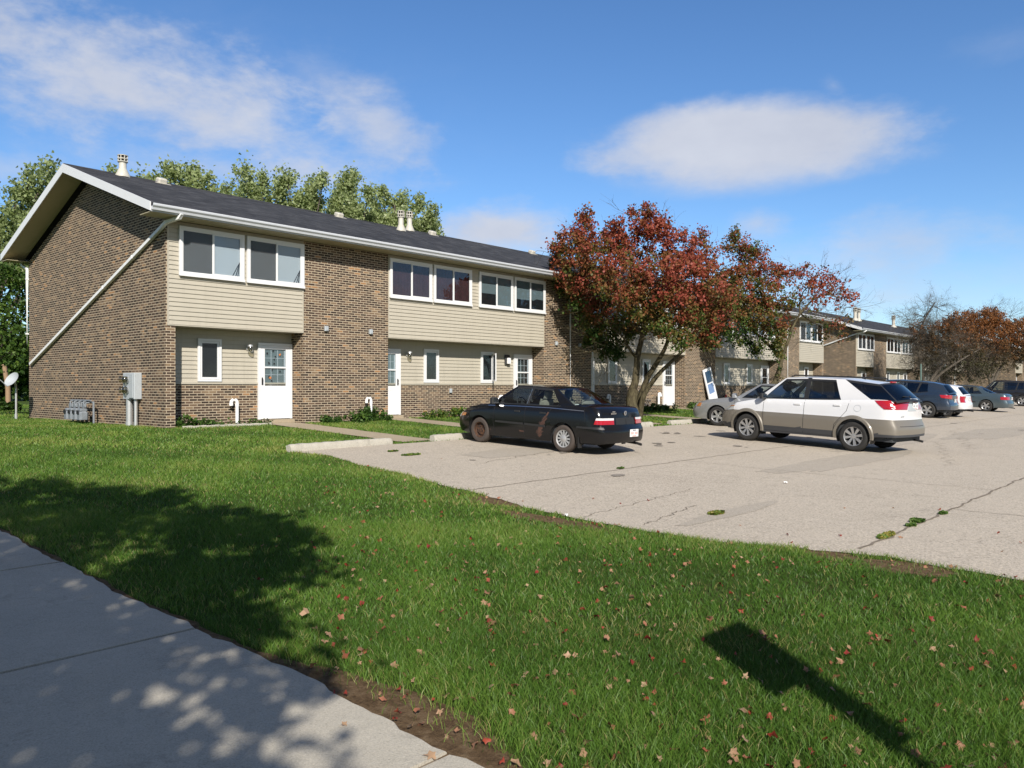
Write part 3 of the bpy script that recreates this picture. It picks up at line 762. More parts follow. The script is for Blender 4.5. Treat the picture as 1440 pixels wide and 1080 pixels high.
# ------------------------------------------------------------------ cars
def paint_mat(name, col, rough=.28, metal=0.0, coat=.8, rust=None, var=.03, dust=.10):
    m, t, b = mat(name); co = t.obj()
    c = t.mix(t.noise(co, 2.5, 3), tuple(x*(1-var) for x in col), tuple(x*(1+var) for x in col))
    d = t.noise(co, 5, 5, .7)
    z = t.xyz(co)[2]
    low = t.math('MULTIPLY', t.math('SUBTRACT', 1.0, t.math('DIVIDE', z, .9), clamp=True), 1.0)
    c = t.mix(t.math('MULTIPLY', t.math('MULTIPLY', d, low), dust*3, clamp=True), c, (.22,.19,.15))
    rr = t.math('ADD', rough, t.math('MULTIPLY', d, .12))
    if rust:
        x, y, z = t.xyz(co); n1 = t.noise(co, 11, 6, .75, 1.0); tot = None
        for (ax, az, bx, bz, w) in rust:   # capsules (segments) of bare rusted metal on the side at +y
            L = math.hypot(bx-ax, bz-az); ux, uz = (bx-ax)/L, (bz-az)/L
            px = t.math('SUBTRACT', x, ax); pz = t.math('SUBTRACT', z, az)
            k = t.math('MINIMUM', t.math('MAXIMUM', t.math('ADD', t.math('MULTIPLY', px, ux), t.math('MULTIPLY', pz, uz)), 0), L)
            qx = t.math('SUBTRACT', px, t.math('MULTIPLY', k, ux)); qz = t.math('SUBTRACT', pz, t.math('MULTIPLY', k, uz))
            dd = t.math('SQRT', t.math('ADD', t.math('MULTIPLY', qx, qx), t.math('MULTIPLY', qz, qz)))
            dd = t.math('SUBTRACT', dd, t.math('MULTIPLY', t.math('SUBTRACT', n1, .48), w*4.2))
            f = t.math('MULTIPLY', t.math('LESS_THAN', dd, w), t.math('GREATER_THAN', y, .3))
            tot = f if tot is None else t.math('MAXIMUM', tot, f)
        rc = t.ramp(t.noise(co, 16, 5, .75), [(.3, (.035,.019,.015)), (.5, (.075,.035,.024)), (.7, (.115,.058,.038))])
        c = t.mix(tot, c, rc)
        rr = t.math('ADD', t.math('MULTIPLY', tot, .5), rr)
        t.put(b.inputs['Coat Weight'], t.math('MULTIPLY', t.math('SUBTRACT', 1, tot), coat))
    else: b.inputs['Coat Weight'].default_value = coat
    t.put(b.inputs['Base Color'], c); t.put(b.inputs['Roughness'], rr)
    b.inputs['Metallic'].default_value = metal; b.inputs['Coat Roughness'].default_value = .06
    return m
M['tyre'] = simple('tyre_rubber', (.022,.021,.020), .8, var=.25, scale=10)
M['tyre_dusty'] = simple('dusty_tyre_rubber', (.060,.047,.040), .85, var=.25, scale=10)
M['alloy'] = simple('alloy_wheel', (.52,.52,.52), .32, metal=.75, var=.08)
M['hubcap'] = simple('silver_hubcap', (.46,.46,.46), .4, metal=.45, var=.08)
def rustwheel():
    m, t, b = mat('rusty_steel_wheel'); co = t.obj()
    t.put(b.inputs['Base Color'], t.ramp(t.noise(co, 14, 5, .7), [(.35,(.016,.013,.012)),(.52,(.065,.030,.016)),(.68,(.14,.065,.030))]))
    b.inputs['Roughness'].default_value = .85; return m
M['rustwheel'] = rustwheel()
M['chrome'] = simple('chrome', (.75,.75,.76), .15, metal=1, var=.03)
def lens(name, col, rough=.12):
    m = simple(name, col, rough, var=.15, scale=18, coat=1); return m
M['redlens'] = lens('red_lens', (.36,.006,.014)); M['clearlens'] = lens('clear_lens', (.66,.66,.66)); M['amber'] = lens('amber_lens', (.45,.17,.04))
M['headlens'] = lens('headlamp_lens', (.42,.43,.42))
M['plate'] = simple('licence_plate', (.78,.78,.76), .5, var=.05); M['plate_ink'] = simple('plate_ink', (.45,.10,.08), .6); M['plate_dark'] = simple('plate_dark_ink', (.08,.09,.14), .6)
M['seat_tan'] = simple('tan_seat_fabric', (.24,.22,.18), .9, var=.1); M['seat_grey'] = simple('grey_seat_fabric', (.16,.19,.21), .9, var=.1)
M['cabin'] = simple('cabin_trim', (.045,.05,.055), .8)
def wheel(parent, x, y, R_, w, style, out, tyre, rim_m, yaw=0):
    "wheel with axis along y, outer face towards sign(out)"
    Mx = Matrix.Translation((x, y, R_)) @ Matrix.Rotation(yaw, 4, 'Z') @ Matrix.Rotation(R(-90*out), 4, 'X')
    mb = MB(); ri = R_*(.66 if style != 'steel' else .62); h = w/2
    mb.lathe([(ri*.96,-h),(R_*.90,-h),(R_*.975,-h*.75),(R_,-h*.45),(R_,h*.45),(R_*.975,h*.75),(R_*.90,h*.99),(R_*.82,h*1.02),(ri*1.03,h*.95),(ri,h*.80)], 40, 0, Mx, False)
    wo = mb.build('wheel', tyre, parent, 50)
    r = MB()
    r.lathe([(ri*1.0,h*.80),(ri*.97,h*.86),(ri*.93,h*.80),(ri*.90,h*.30),(ri*.86,-h*.2)], 40, 0, Mx, False)
    r.lathe([(ri*.95,-h*.25),(0,-h*.25)], 24, 1, Mx, False)
    if style == 'steel':
        r.lathe([(ri*.90,h*.25),(ri*.80,h*.10),(ri*.66,h*.30),(ri*.50,h*.42),(ri*.34,h*.30),(ri*.30,h*.45),(0,h*.45)], 32, 0, Mx, False)
        for k in range(12):
            a = k*math.pi/6; r.lathe([(ri*.075,0),(0,0.001)], 8, 1, Mx @ Matrix.Translation((ri*.70*math.cos(a), ri*.70*math.sin(a), h*.27)))
    elif style == 'hubcap':
        r.lathe([(ri*.93,h*.78),(ri*.86,h*.70)], 40, 0, Mx, False)
        r.lathe([(ri*.40,h*.74),(ri*.30,h*.86),(0,h*.9)], 28, 0, Mx, False)
        for k in range(12):
            a = k*math.pi/6; MM = Mx @ Matrix.Rotation(a, 4, 'Z')
            r.box(ri*.32, ri*.90, -ri*.085, ri*.085, h*.55, h*.76, 0, MM)
        r.lathe([(ri*.90,h*.50),(ri*.3,h*.50)], 30, 1, Mx, False)
    else:
        n = 8 if style == 'alloy8' else 5
        r.lathe([(ri*.24,h*.50),(ri*.22,h*.66),(ri*.10,h*.70),(0,h*.66)], 24, 0, Mx, False)
        for k in range(n):
            a = 2*math.pi*k/n+.2; MM = Mx @ Matrix.Rotation(a, 4, 'Z')
            a0, a1 = ri*.16, ri*.92; w0, w1 = (ri*.075, ri*.15) if n == 8 else (ri*.13, ri*.20)
            vs = [(a0,-w0,h*.62),(a0,w0,h*.62),(a1,w1,h*.76),(a1,-w1,h*.76),(a0,-w0,h*.35),(a0,w0,h*.35),(a1,w1,h*.45),(a1,-w1,h*.45)]
            r.add([MM @ Vector(v) for v in vs], [(0,1,2,3),(7,6,5,4),(0,3,7,4),(1,5,6,2)], 0)
        r.lathe([(ri*.5,-h*.1),(ri*.15,-h*.1)], 20, 2, Mx, False)
    r.build('rim', [rim_m, M['dark'], M['alum']], wo, 35)
    return wo
def car(spec, loc, heading, label, cat, name='parked_car', group='cars parked in the lot'):
    S = spec; L, W = S['L'], S['W']; xr_, xf_ = S['xr'], S['xr']+S['wb']; Rw = S['R']; ra = Rw+S.get('gap', .055); zc = Rw
    root = empty(name, loc, heading, label, cat, group, ry=0)
    root.rotation_mode = 'XYZ'
    ca, cc = S.get('plan', (.42,.80)); fa, fc = S.get('planf', (.75,.70))
    def plan(x):
        k = 1.0
        if x < ca: u = 1-x/ca; k *= cc+(1-cc)*math.sqrt(max(0, 1-u**2.2))
        if L-x < fa: u = 1-(L-x)/fa; k *= fc+(1-fc)*math.sqrt(max(0, 1-u**2.2))
        return k*(1-.018*((x-L*.5)/(L*.5))**2)
    zt = lambda x: scurve(S['top'], x)
    zs = lambda x: lerp(S['sill'], x)
    def sec(x, z):
        d = zt(x)-z; k = lerp(S['sec'], z)
        if d < .14: k *= 1-.055*((.14-d)/.14)**2.2
        return k
    def XO(x, z):
        e = .55
        return x+lerp(S['rear'], z)*max(0, 1-x/e)-lerp(S['front'], z)*max(0, 1-(L-x)/e)
    def side(x, z, off=0):
        return Vector((XO(x, z), W/2*plan(x)*sec(x, z)+off, z))
    def end(p, z, rear=True, off=0):
        """p >= 0: along the side from the end; p < 0: across the end from the corner inwards"""
        if p >= 0:
            v = side(p if rear else L-p, z, off)
            if p < .12: v.x += (-off if rear else off)*(1-p/.12)
            return v
        x0 = 0 if rear else L; yw = W/2*plan(x0)*sec(x0, z); y = yw+p
        bul = S.get('bulge', .10) if rear else S.get('bulgef', .16); q = 1-(y/yw)**2
        return Vector((XO(x0, z)+(-1 if rear else 1)*(bul*q+off), y, z))
    xs = set([0,.015,.05,.10,.17,.26,.38,.52,.7, L,L-.015,L-.05,L-.10,L-.17,L-.26,L-.38,L-.52,L-.7])
    x = .85
    while x < L-.8: xs.add(round(x, 3)); x += .16
    xs = {x for x in xs if abs(x-xr_) > ra+.03 and abs(x-xf_) > ra+.03}
    for xc in (xr_, xf_):
        for k in range(0, 19):
            a = math.pi*k/18; xs.add(round(xc-ra*math.cos(a), 4))
        xs.add(xc-ra-.001); xs.add(xc+ra+.001)
    xs = sorted(xs)
    def zb(x):
        b = zs(x)
        for xc in (xr_, xf_):
            if abs(x-xc) <= ra+.00005: b = max(b, zc+math.sqrt(max(0, ra*ra-(x-xc)**2)))
        return b
    z1c = zc+ra+.035; levels = S.get('levels', [])
    rows = []
    for x in xs:
        T = zt(x); z1 = min(z1c, T-.17); B = zb(x)
        up = [T, T-.015, T-.04, T-.075, T-.12, T-.15]
        mid = [T-.15+(z1-(T-.15))*u for u in (.33, .66, 1)]
        lo = [z1+(B-z1)*u for u in (.15,.3,.45,.6,.75,.88,1)]
        rows.append(up+mid+lo)
    NR = len(rows[0])
    body = MB()
    cols = S.get('zones', None)   # [(zlow, zhigh, mat)] paint by height
    def mi_for(z):
        if cols:
            for a, b_, k in cols:
                if a <= z < b_: return k
        return 0
    # snap rows to zone boundaries
    if cols:
        bounds = [c[0] for c in cols[1:]]+[cols[0][0]]
        bounds = sorted(set(c[0] for c in cols if c[0] > 0) )
        for r_ in rows:
            for bz in bounds:
                if r_[-1] < bz-.004 and r_[0] > bz+.01:
                    i = min(range(1, NR-1), key=lambda j: abs(r_[j]-bz)); r_[i] = bz
    for sgn in (1, -1):
        P = [[(lambda v: (v.x, v.y*sgn, v.z))(side(x, rows[i][j])) for i, x in enumerate(xs)] for j in range(NR)]
        body.grid(P, lambda j, i: mi_for((rows[i][j]+rows[i][j+1]+rows[i+1][j]+rows[i+1][j+1])/4), flip=(sgn < 0))
    ny = 14
    for rear in (True, False):
        i0 = 0 if rear else len(xs)-1; P = []
        for j in range(NR):
            z = rows[i0][j]; yw = end(0, z, rear).y; row = []
            for k in range(ny+1):
                u = k/ny; yy = yw*(1-2*u)
                if k in (0, ny): v = side(xs[i0], z); row.append((v.x, v.y*(1 if k == 0 else -1), z))
                else: v = end(-(yw-abs(yy)), z, rear); row.append((v.x, v.y*(1 if yy >= 0 else -1), z))
            P.append(row)
        body.grid(P, lambda j, k: mi_for((rows[i0][j]+rows[i0][j+1])/2), flip=not rear)
    gh = S['cols']   # greenhouse columns rear->front: (x_belt, x_roof, type of the bay that follows)
    gx0, gx1 = gh[0][0], gh[-1][0]
    crown = S.get('crown', .045)
    for lo_, hi_ in ((0, gx0+.06), (gx1-.10, L)):
        xx = [x for x in xs if lo_ <= x <= hi_]
        if lo_ == 0: xx += [hi_]
        else: xx = [lo_]+xx
        P = []
        for x in xx:
            v = side(x, zt(x)); row = []
            for k in range(13):
                u = -1+2*k/12; yy = -u*v.y
                bx = 0
                if x < .55: bx = -S.get('bulge', .10)*(1-u*u)*max(0, 1-x/.55)
                if L-x < .8: bx = S.get('bulgef', .16)*(1-u*u)*max(0, 1-(L-x)/.8)
                row.append((v.x+bx, yy, zt(x)+crown*(1-abs(u)**2.4)*min(1, x/.25, (L-x)/.25)))
            P.append(row)
        body.grid(P, 0, flip=False)
    # greenhouse
    zr = lambda x: scurve(S['roof'], x); yrf = S['roofw']
    def gp(c, v):
        xb, xt = c[0], c[1]; x = xb+(xt-xb)*v; zb_ = zt(xb)-.004; zz = zr(xt)
        yb = side(xb, zt(xb)).y-.012; yr = yrf*plan(min(max(xt, .3), L-.3))*(1-.10*max(0, (xt-(gh[-1][1]-.5)))/.5*.3)
        h = v+.10*math.sin(math.pi*v)   # curved glass: leans in more near the roof
        return Vector((x, yb+(yr-yb)*(v**1.5*.75+v*.25), zb_+(zz-zb_)*v))
    VV = [0, S.get('v0', .07), .30, .55, S.get('v1', .86), .95, 1.0]
    wins = {}
    for sgn in (1, -1):
        P = [[(lambda q: (q.x, q.y*sgn, q.z))(gp(c, v)) for c in gh] for v in VV]
        def m_(i, j):
            ty = gh[j][2]
            if ty.startswith('w') and 1 <= i <= 3:
                return None
            if ty == 'b' or (ty.startswith('w') and S.get('blackframe', True) and i in ((0, 4, 5) if (j == 0 and ty == 'wt') else (0, 4))): return 3
            if ty == 'g': return 3
            return 0
        body.grid(P, m_, flip=(sgn > 0))
        # panes
        for j in range(len(gh)-1):
            if gh[j][2].startswith('w'):
                w_ = MB(); PP = [[(lambda q: (q.x, (q.y-.006)*sgn, q.z))(gp(gh[jj], v)) for jj in (j, j+1)] for v in VV[1:5]]
                w_.grid(PP, 0, flip=(sgn > 0))
                wins.setdefault(gh[j][2], []).append(w_)
    for k, lst in wins.items():
        for w_ in lst: w_.build('window', M['tintglass'] if k == 'wt' else M['carglass'], root, 60)
    # quarter panes behind (thin mesh rims): roof
    xt0, xt1 = gh[0][1], gh[-1][1]; P = []
    rc = S.get('roofcrown', .05)
    nx_ = 14
    rb, rfb = S.get('rbulge', .05), S.get('fbulge', .10)
    colx = [c[1] for c in gh]
    for x in colx:
        e = gp([c for c in gh if c[1] == x][0], 1.0); row = []
        for k in range(13):
            u = -1+2*k/12; bx = 0
            if x == xt0: bx = -rb*(1-u*u)
            if x == xt1: bx = rfb*(1-u*u)
            row.append((x+bx, -u*e.y, e.z+rc*(1-abs(u)**2.2)))
        P.append(row)
    body.grid(P, S.get('roofmat', 0), flip=False)
    # windscreens
    for rear in (True, False):
        c = gh[0] if rear else gh[-1]; bl = rb if rear else rfb
        bb = S.get('rbulge_b', .16) if rear else S.get('fbulge_b', .26)
        vv = [0, .05, .25, .5, .75, .92, 1.0]; uu = [-1,-.93,-.7,-.45,-.2,0,.2,.45,.7,.93,1]
        P = []
        for v in vv:
            e = gp(c, v); row = []
            for u in uu:
                b_ = (bb+(bl-bb)*v)*(1-u*u)*(-1 if rear else 1)
                zc_ = (crown*(1-v)+rc*v)*(1-abs(u)**2.2)+(-.03 if v == 0 else 0)
                row.append(Vector((e.x+b_, -u*e.y, e.z+zc_)))
            P.append(row)
        body.grid(P, lambda i, j: (None if (1 <= i <= 4 and 1 <= j <= 8) else (S.get('pillarmat', 0) if not rear else S.get('rpillarmat', 0))), flip=not rear)
        g = MB(); g.grid([r_[1:10] for r_ in P[1:6]], 0, flip=not rear)
        g.build('rear_window' if rear else 'windshield', M['tintglass'] if (rear and S.get('tint')) else M['carglass'], root, 60)
    # underbody + wheel wells
    zu = min(z for _, z in S['sill'])+.02
    body.box(.25, L-.25, -W/2*.80, W/2*.80, zu, zu+.10, 3)
    for xc in (xr_, xf_):
        for sgn in (1, -1):
            n = 18; PP = []
            for k in range(n+1):
                a = math.pi*(-.12+1.24*k/n); cx, cz = xc-ra*.995*math.cos(a), zc+ra*.995*math.sin(a)
                yo = side(min(max(cx, .1), L-.1), max(cz, .2)).y
                PP.append([(cx, sgn*(yo-.004), cz), (cx, sgn*(W/2-.34), cz)])
            body.grid(PP, 3, flip=(sgn > 0))
            body.box(xc-ra, xc+ra, min(sgn*(W/2-.34), sgn*(W/2-.38)), max(sgn*(W/2-.34), sgn*(W/2-.38)), zu, zc+ra, 3)
    mats = [S['paint'], S.get('paint2', S['paint']), S.get('paint3', M['black']), M['black']]
    bo = body.build('body', mats, root, 38)
    # seams, handles
    def strip(pts, w, off, mi_, mb, sgn=1, vert=True, thick=.0):
        P = []
        for i, (x, z) in enumerate(pts):
            a = pts[max(i-1, 0)]; b_ = pts[min(i+1, len(pts)-1)]; d = Vector((b_[0]-a[0], b_[1]-a[1])); d.normalize()
            n1 = (x-d.y*w/2, z+d.x*w/2); n2 = (x+d.y*w/2, z-d.x*w/2)
            r_ = []
            for q, o_ in ((n1, 0), (n1, off), (n2, off), (n2, 0)):
                v = side(q[0], q[1], o_+.0015); r_.append((v.x, v.y*sgn, v.z))
            P.append(r_)
        mb.grid(P, mi_, flip=(sgn < 0)); 
    seam = MB()
    for sgn in (1, -1):
        for pts in S['seams']:
            q = []
            for (a, b_) in zip(pts, pts[1:]):
                n = max(2, int(math.hypot(b_[0]-a[0], b_[1]-a[1])/.07))
                q += [(a[0]+(b_[0]-a[0])*k/n, a[1]+(b_[1]-a[1])*k/n) for k in range(n)]
            q.append(pts[-1]); strip(q, .009, .0012, 0, seam, sgn)
        for (pts, w, off, mi_) in S.get('trims', []):
            q = []
            for (a, b_) in zip(pts, pts[1:]):
                n = max(2, int(abs(b_[0]-a[0])/.12)+1)
                q += [(a[0]+(b_[0]-a[0])*k/n, a[1]+(b_[1]-a[1])*k/n) for k in range(n)]
            q.append(pts[-1]); tr = MB(); strip(q, w, off, mi_, tr, sgn); tr.build('side_trim', [M['black'], M['chrome'], S.get('paint2', M['black'])], bo, 40)
    if seam.f: seam.build('panel_gap', M['dark'], bo)
    for sgn in (1, -1):
        for (x, z) in S['handles']:
            v = side(x, z, 0); h = MB(); h.rbox(x-.085, x+.085, sgn*v.y-.008, sgn*v.y+.022*sgn if sgn > 0 else sgn*v.y+.008, z-.018, z+.018, .006) if sgn > 0 else h.rbox(x-.085, x+.085, sgn*v.y-.022, sgn*v.y+.008, z-.018, z+.018, .006)
            h.build('handle', S.get('handlemat', M['black']), root)
        # mirrors
        mx, mz = S['mirror']; v = side(mx, zt(mx)); mm = MB()
        Mx = Matrix.Translation((mx, sgn*(v.y+.09), mz))
        mm.rbox(-.05, .07, -.10, .10, -.07, .075, .03, 0, Mx); mm.box(-.053, -.050, -.085, .085, -.055, .055, 1, Mx); mm.box(-.01, .06, -.16 if sgn > 0 else .0, -.0 if sgn > 0 else .16, -.05, -.01, 0, Mx)
        mm.build('mirror', [S.get('mirrormat', M['black']), M['chrome']], root, 40)
    # patches: lights etc.
    def patch(nm, tops, bots, rear, m_, sgns=(1, -1), off=.010, nrow=4, parent=root, mats=None):
        for sgn in sgns:
            mb = MB(); q = []
            N = 12; T = [(tops[0][0]+(tops[-1][0]-tops[0][0])*k/N) for k in range(N+1)]
            B = [(bots[0][0]+(bots[-1][0]-bots[0][0])*k/N) for k in range(N+1)]
            def ip(tab, p):
                tb = sorted(tab); return lerp(tb, p)
            front = []; back = []
            for r_ in range(nrow+1):
                f_ = r_/nrow; rowf = []; rowb = []
                for k in range(N+1):
                    p = T[k]*(1-f_)+B[k]*f_; z = ip(tops, T[k])*(1-f_)+ip(bots, B[k])*f_
                    v = end(p, z, rear, off); v2 = end(p, z, rear, -.004)
                    rowf.append((v.x, v.y*sgn, v.z)); rowb.append((v2.x, v2.y*sgn, v2.z))
                front.append(rowf); back.append(rowb)
            fl = (sgn > 0) if rear else (sgn < 0)
            mif = (lambda i, j: mats(i, j)) if mats else 0
            mb.grid(front, mif, flip=not fl)
            ring = [front[0][k] for k in range(N+1)]+[front[i][N] for i in range(1, nrow+1)]+[front[nrow][k] for k in range(N-1, -1, -1)]+[front[i][0] for i in range(nrow-1, -1, -1)]
            rb2 = [back[0][k] for k in range(N+1)]+[back[i][N] for i in range(1, nrow+1)]+[back[nrow][k] for k in range(N-1, -1, -1)]+[back[i][0] for i in range(nrow-1, -1, -1)]
            mb.grid([ring, rb2], 0, flip=False)
            mb.build(nm, m_, parent, 30)
    for p_ in S['patches']: patch(*p_[:5], **(p_[5] if len(p_) > 5 else {}))
    # plate
    if 'plate' in S:
        y, z = S['plate']; yw = W/2*plan(0)*sec(0, z); v = end(-(yw-abs(y)), z, True, .012)
        mb = MB(); x = v.x
        mb.box(x-.006, x, y-.155, y+.155, z-.078, z+.078, 0)
        for k in range(7):
            if k == 3: continue
            yy = y+.115-.038*k; mb.box(x-.0075, x-.0062, yy-.007, yy+.009, z-.030, z+.025, 1 if S.get('plate_red') else 2)
        mb.box(x-.0075, x-.0062, y-.06, y+.06, z+.048, z+.066, 2); mb.box(x-.0075,x-.0062,y-.07,y+.07,z-.068,z-.055,1)
        mb.build('license_plate', [M['plate'], M['plate_ink'], M['plate_dark']], root)
    # wheels
    for (xc, ws, rm, ty) in ((xr_, S['wstyle'][0], S['rim'][0], S['tyre']), (xf_, S['wstyle'][1], S['rim'][1], S['tyre'])):
        for sgn in (1, -1):
            wheel(root, xc, sgn*(W/2-.125), Rw, .20, ws, sgn, ty, rm)
    # interior
    si = S.get('seat', M['seat_grey']); zf = S['top'][len(S['top'])//2][1]
    cb = MB(); cb.box(gx0+.05, gx1+.0, -W/2+.14, W/2-.14, .28, .40, 0)
    for sgn in (1, -1): cb.box(gx0+.2, gx1-.1, min(sgn*(W/2-.10), sgn*(W/2-.15)), max(sgn*(W/2-.10), sgn*(W/2-.15)), .35, zt((gx0+gx1)/2)-.06, 0)
    fx = S['frontseat']
    cb.rbox(fx+.62, gx1+.05, -W/2+.16, W/2-.16, .5, zt(gx1)-.02, .06, 0)
    if S.get('sedan'): cb.box(gx0-.10, S['rearseat']-.05, -W/2+.16, W/2-.16, zt(gx0)-.10, zt(gx0)-.04, 0)
    cb.build('cabin', M['cabin'], root)
    roofz = zr((xt0+xt1)/2)
    for sx, ys in ((fx, (.36, -.36)), (S['rearseat'], (.36, -.36))):
        for yy in ys:
            s_ = MB(); Mx = Matrix.Translation((sx, yy, .42))
            s_.rbox(-.05, .48, -.24, .24, 0, .17, .05, 0, Mx); rear_s = S.get('sedan') and sx != fx
            Mb = Mx @ Matrix.Translation((-.06, 0, .12)) @ Matrix.Rotation(R(-14), 4, 'Y')
            s_.rbox(-.07, .06, -.23, .23, 0, .56, .06, 0, Mb); _ = None if rear_s else s_.rbox(-.06, .05, -.13, .13, .58, .78, .05, 0, Mb); _ = None if rear_s else s_.tube([Mb @ Vector((0,.05,.5)), Mb @ Vector((0,.05,.62))], .01, 6, 0); s_.tube([Mb @ Vector((0,-.05,.5)), Mb @ Vector((0,-.05,.62))], .01, 6, 0)
            s_.build('seat', si, root, 40)
    sw = MB(); Ms = Matrix.Translation((fx+.52, .36, .93 if roofz < 1.5 else 1.12)) @ Matrix.Rotation(R(-65), 4, 'Y')
    ring = [Ms @ Vector((.17*math.cos(a*math.pi/9), .17*math.sin(a*math.pi/9), 0)) for a in range(19)]
    sw.tube(ring, .014, 6, 0, False); sw.tube([Ms @ Vector((-.16,0,0)), Ms @ Vector((.16,0,0))], .015, 6); sw.tube([Ms @ Vector((0,-.16,0)), Ms @ Vector((0,.16,0))], .015, 6); sw.lathe([(.05,-.02),(.05,.02)], 10, 0, Ms)
    sw.build('steering_wheel', M['black'], root, 50)
    # tailpipe
    if 'pipe' in S:
        y = S['pipe']; mb = MB(); mb.tube([(.35,y,zu+.02),(.0,y,zu+.0),(-.10,y,zu-.02)], .028, 10); mb.build('tailpipe', M['black'], root, 40)
    S['_fns'] = (side, end, zt, root, gp)
    return root
# the black sedan -------------------------------------------------
SED_RUST = [(1.40,.81,1.47,.70,.018),(1.47,.70,1.56,.54,.045),(1.57,.54,1.64,.36,.066),(2.08,.36,2.2,.37,.016),(3.1,.33,3.3,.30,.02),(4.2,.50,4.28,.44,.04)]
sedan = dict(L=4.32, W=1.69, xr=.99, wb=2.465, R=.292, gap=.05,
    top=[(0,.885),(.10,.965),(.35,.990),(.95,.985),(1.2,.960),(2.2,.945),(3.05,.925),(3.5,.870),(3.9,.790),(4.15,.715),(4.32,.64)],
    sill=[(0,.26),(.5,.24),(.72,.20),(3.75,.19),(4.0,.21),(4.32,.24)],
    sec=[(.15,.93),(.25,.965),(.40,.992),(.55,1.0),(.72,.992),(.85,.975),(1.0,.95)],
    rear=[(.20,.06),(.30,.0),(.52,-.01),(.60,.045),(.85,.09),(1.0,.12)], front=[(.2,.06),(.35,.0),(.5,.0),(.60,.05),(.75,.16),(.9,.3)],
    plan=(.40,.84), planf=(.70,.68), bulge=.09, bulgef=.17,
    roof=[(1.1,1.24),(1.42,1.325),(1.8,1.352),(2.3,1.362),(2.6,1.345),(2.95,1.27)], roofw=.56,
    cols=[(.80,1.38,'p'),(1.12,1.50,'wc'),(1.45,1.62,'wc'),(2.00,1.98,'b'),(2.09,2.07,'wc'),(2.98,2.44,'p'),(3.17,2.50,'x')],
    v0=.05, v1=.84, roofcrown=.022, crown=.03, rbulge=.06, rbulge_b=.20, fbulge=.08, fbulge_b=.24,
    seams=[[(2.95,.24),(3.0,.55),(2.98,.90)],[(2.06,.22),(2.06,.93)],[(1.68,.28),(1.66,.55),(1.42,.72),(1.32,.955)],[(1.72,.23),(2.9,.22)],[(.44,.95),(.40,.70)]],
    trims=[([(.45,.905),(1.4,.918),(2.3,.905),(3.2,.875)], .014, .004, 1), ([(1.45,.52),(2.0,.53),(2.05,.53)], .045, .008, 0), ([(2.08,.53),(2.93,.53)], .045, .008, 0)],
    handles=[(1.55,.80),(2.28,.795)], mirror=(2.96,.995), paint=paint_mat('black_paint', (.005,.005,.006), .10, 0, .0, SED_RUST, dust=.0),
    patches=[('taillight', [(.10,.775),(-.29,.775)], [(.16,.645),(-.29,.645)], True, [M['redlens'], M['clearlens']], dict(off=.014, mats=lambda i, j: 1 if i < 1 else 0, nrow=3)),
             ('trunk_panel', [(-.36,.775),(-.685,.785)], [(-.36,.640),(-.685,.640)], True, M['black'], dict(off=.006)),
             ('headlight', [(.16,.66),(-.40,.67)], [(.16,.56),(-.42,.55)], False, M['headlens']),
             ('side_marker', [(.40,.665),(.18,.66)], [(.38,.60),(.18,.58)], False, M['amber']),
             ('bumper_strip', [(.62,.585),(.0,.59)], [(.62,.545),(.0,.545)], True, M['black'], dict(off=.012))],
    plate=(-.22,.455), plate_red=True, wstyle=('hubcap','steel'), rim=(M['hubcap'], M['rustwheel']), tyre=M['tyre_dusty'], seat=M['seat_tan'], frontseat=2.02, rearseat=1.42, sedan=True, pipe=-.52)
HB = math.pi/2
def place(spec, rear_wheel_px, heading_deg, label, cat, lift=.014, d=None):
    "put the car so that its left rear tyre stands under the given picture point"
    px, py = rear_wheel_px; z = -1.3
    for i in range(80):
        Y = F*(-z)/(py-544); X = (px-720)/F*Y; s = CAM.x+CA*X+CB*Y; t = CAM.y-CB*X+CA*Y
        z = .6*z+.4*(G(t)-1.03)
    h = R(heading_deg); W = spec['W']; dx = -(spec['xr']); dy = -(W/2-.06)
    ox = s+dx*math.cos(h)-dy*math.sin(h); oy = t+dx*math.sin(h)+dy*math.cos(h)
    # pitch follows the lot
    z0 = G(t)+lift
    slope = .041 if t > -13 else .025
    root = car(spec, (ox, oy, z0-slope*(spec['xr'])*math.sin(h)), h, label, cat)
    root.rotation_mode = 'QUATERNION'
    q = Matrix.Rotation(h, 3, 'Z') @ Matrix.Rotation(-math.atan(slope*math.sin(h)), 3, 'Y') @ Matrix.Rotation(math.atan(slope*math.cos(h)), 3, 'X')
    root.rotation_quaternion = q.to_quaternion()
    return root
rs = place(sedan, (792,637), 90, 'old black sedan with rust on its rear door and a bare rusty front wheel', 'car')
side_, end_, zt_, _, _ = sedan['_fns']
# details of the sedan: mud flap, emblems, keyhole, B pillar trim, bumper stop
mb = MB()
for sg in (1,-1): mb.box(.56,.575,sg*.80-.10,sg*.80+.04,.13,.36,0)
mb.build('mud_flap', M['black'], rs)
mb = MB(); x = end_(-.7, .86, True, .01).x
mb.lathe([(.045,0),(.052,.004),(.045,.008),(.030,.008),(.030,0)], 16, 0, Matrix.Translation((x-.002,0,.875)) @ Matrix.Rotation(R(-90),4,'Y'))
mb.build('emblem', M['chrome'], rs)
mb = MB(); v = end_(-.28, .86, True, .008)
for k in range(5): mb.box(v.x-.004, v.x, v.y-.09+.04*k, v.y-.065+.04*k, .85, .885)
mb.box(v.x-.004, v.x, v.y-.05, v.y+.05, .895, .915); mb.build('badge', M['chrome'], rs)
mb = MB(); mb.tube([(2.00,.66,1.30),(2.06,.765,.96)], .008, 6); mb.build('pillar_trim', M['chrome'], rs)
mb = MB()
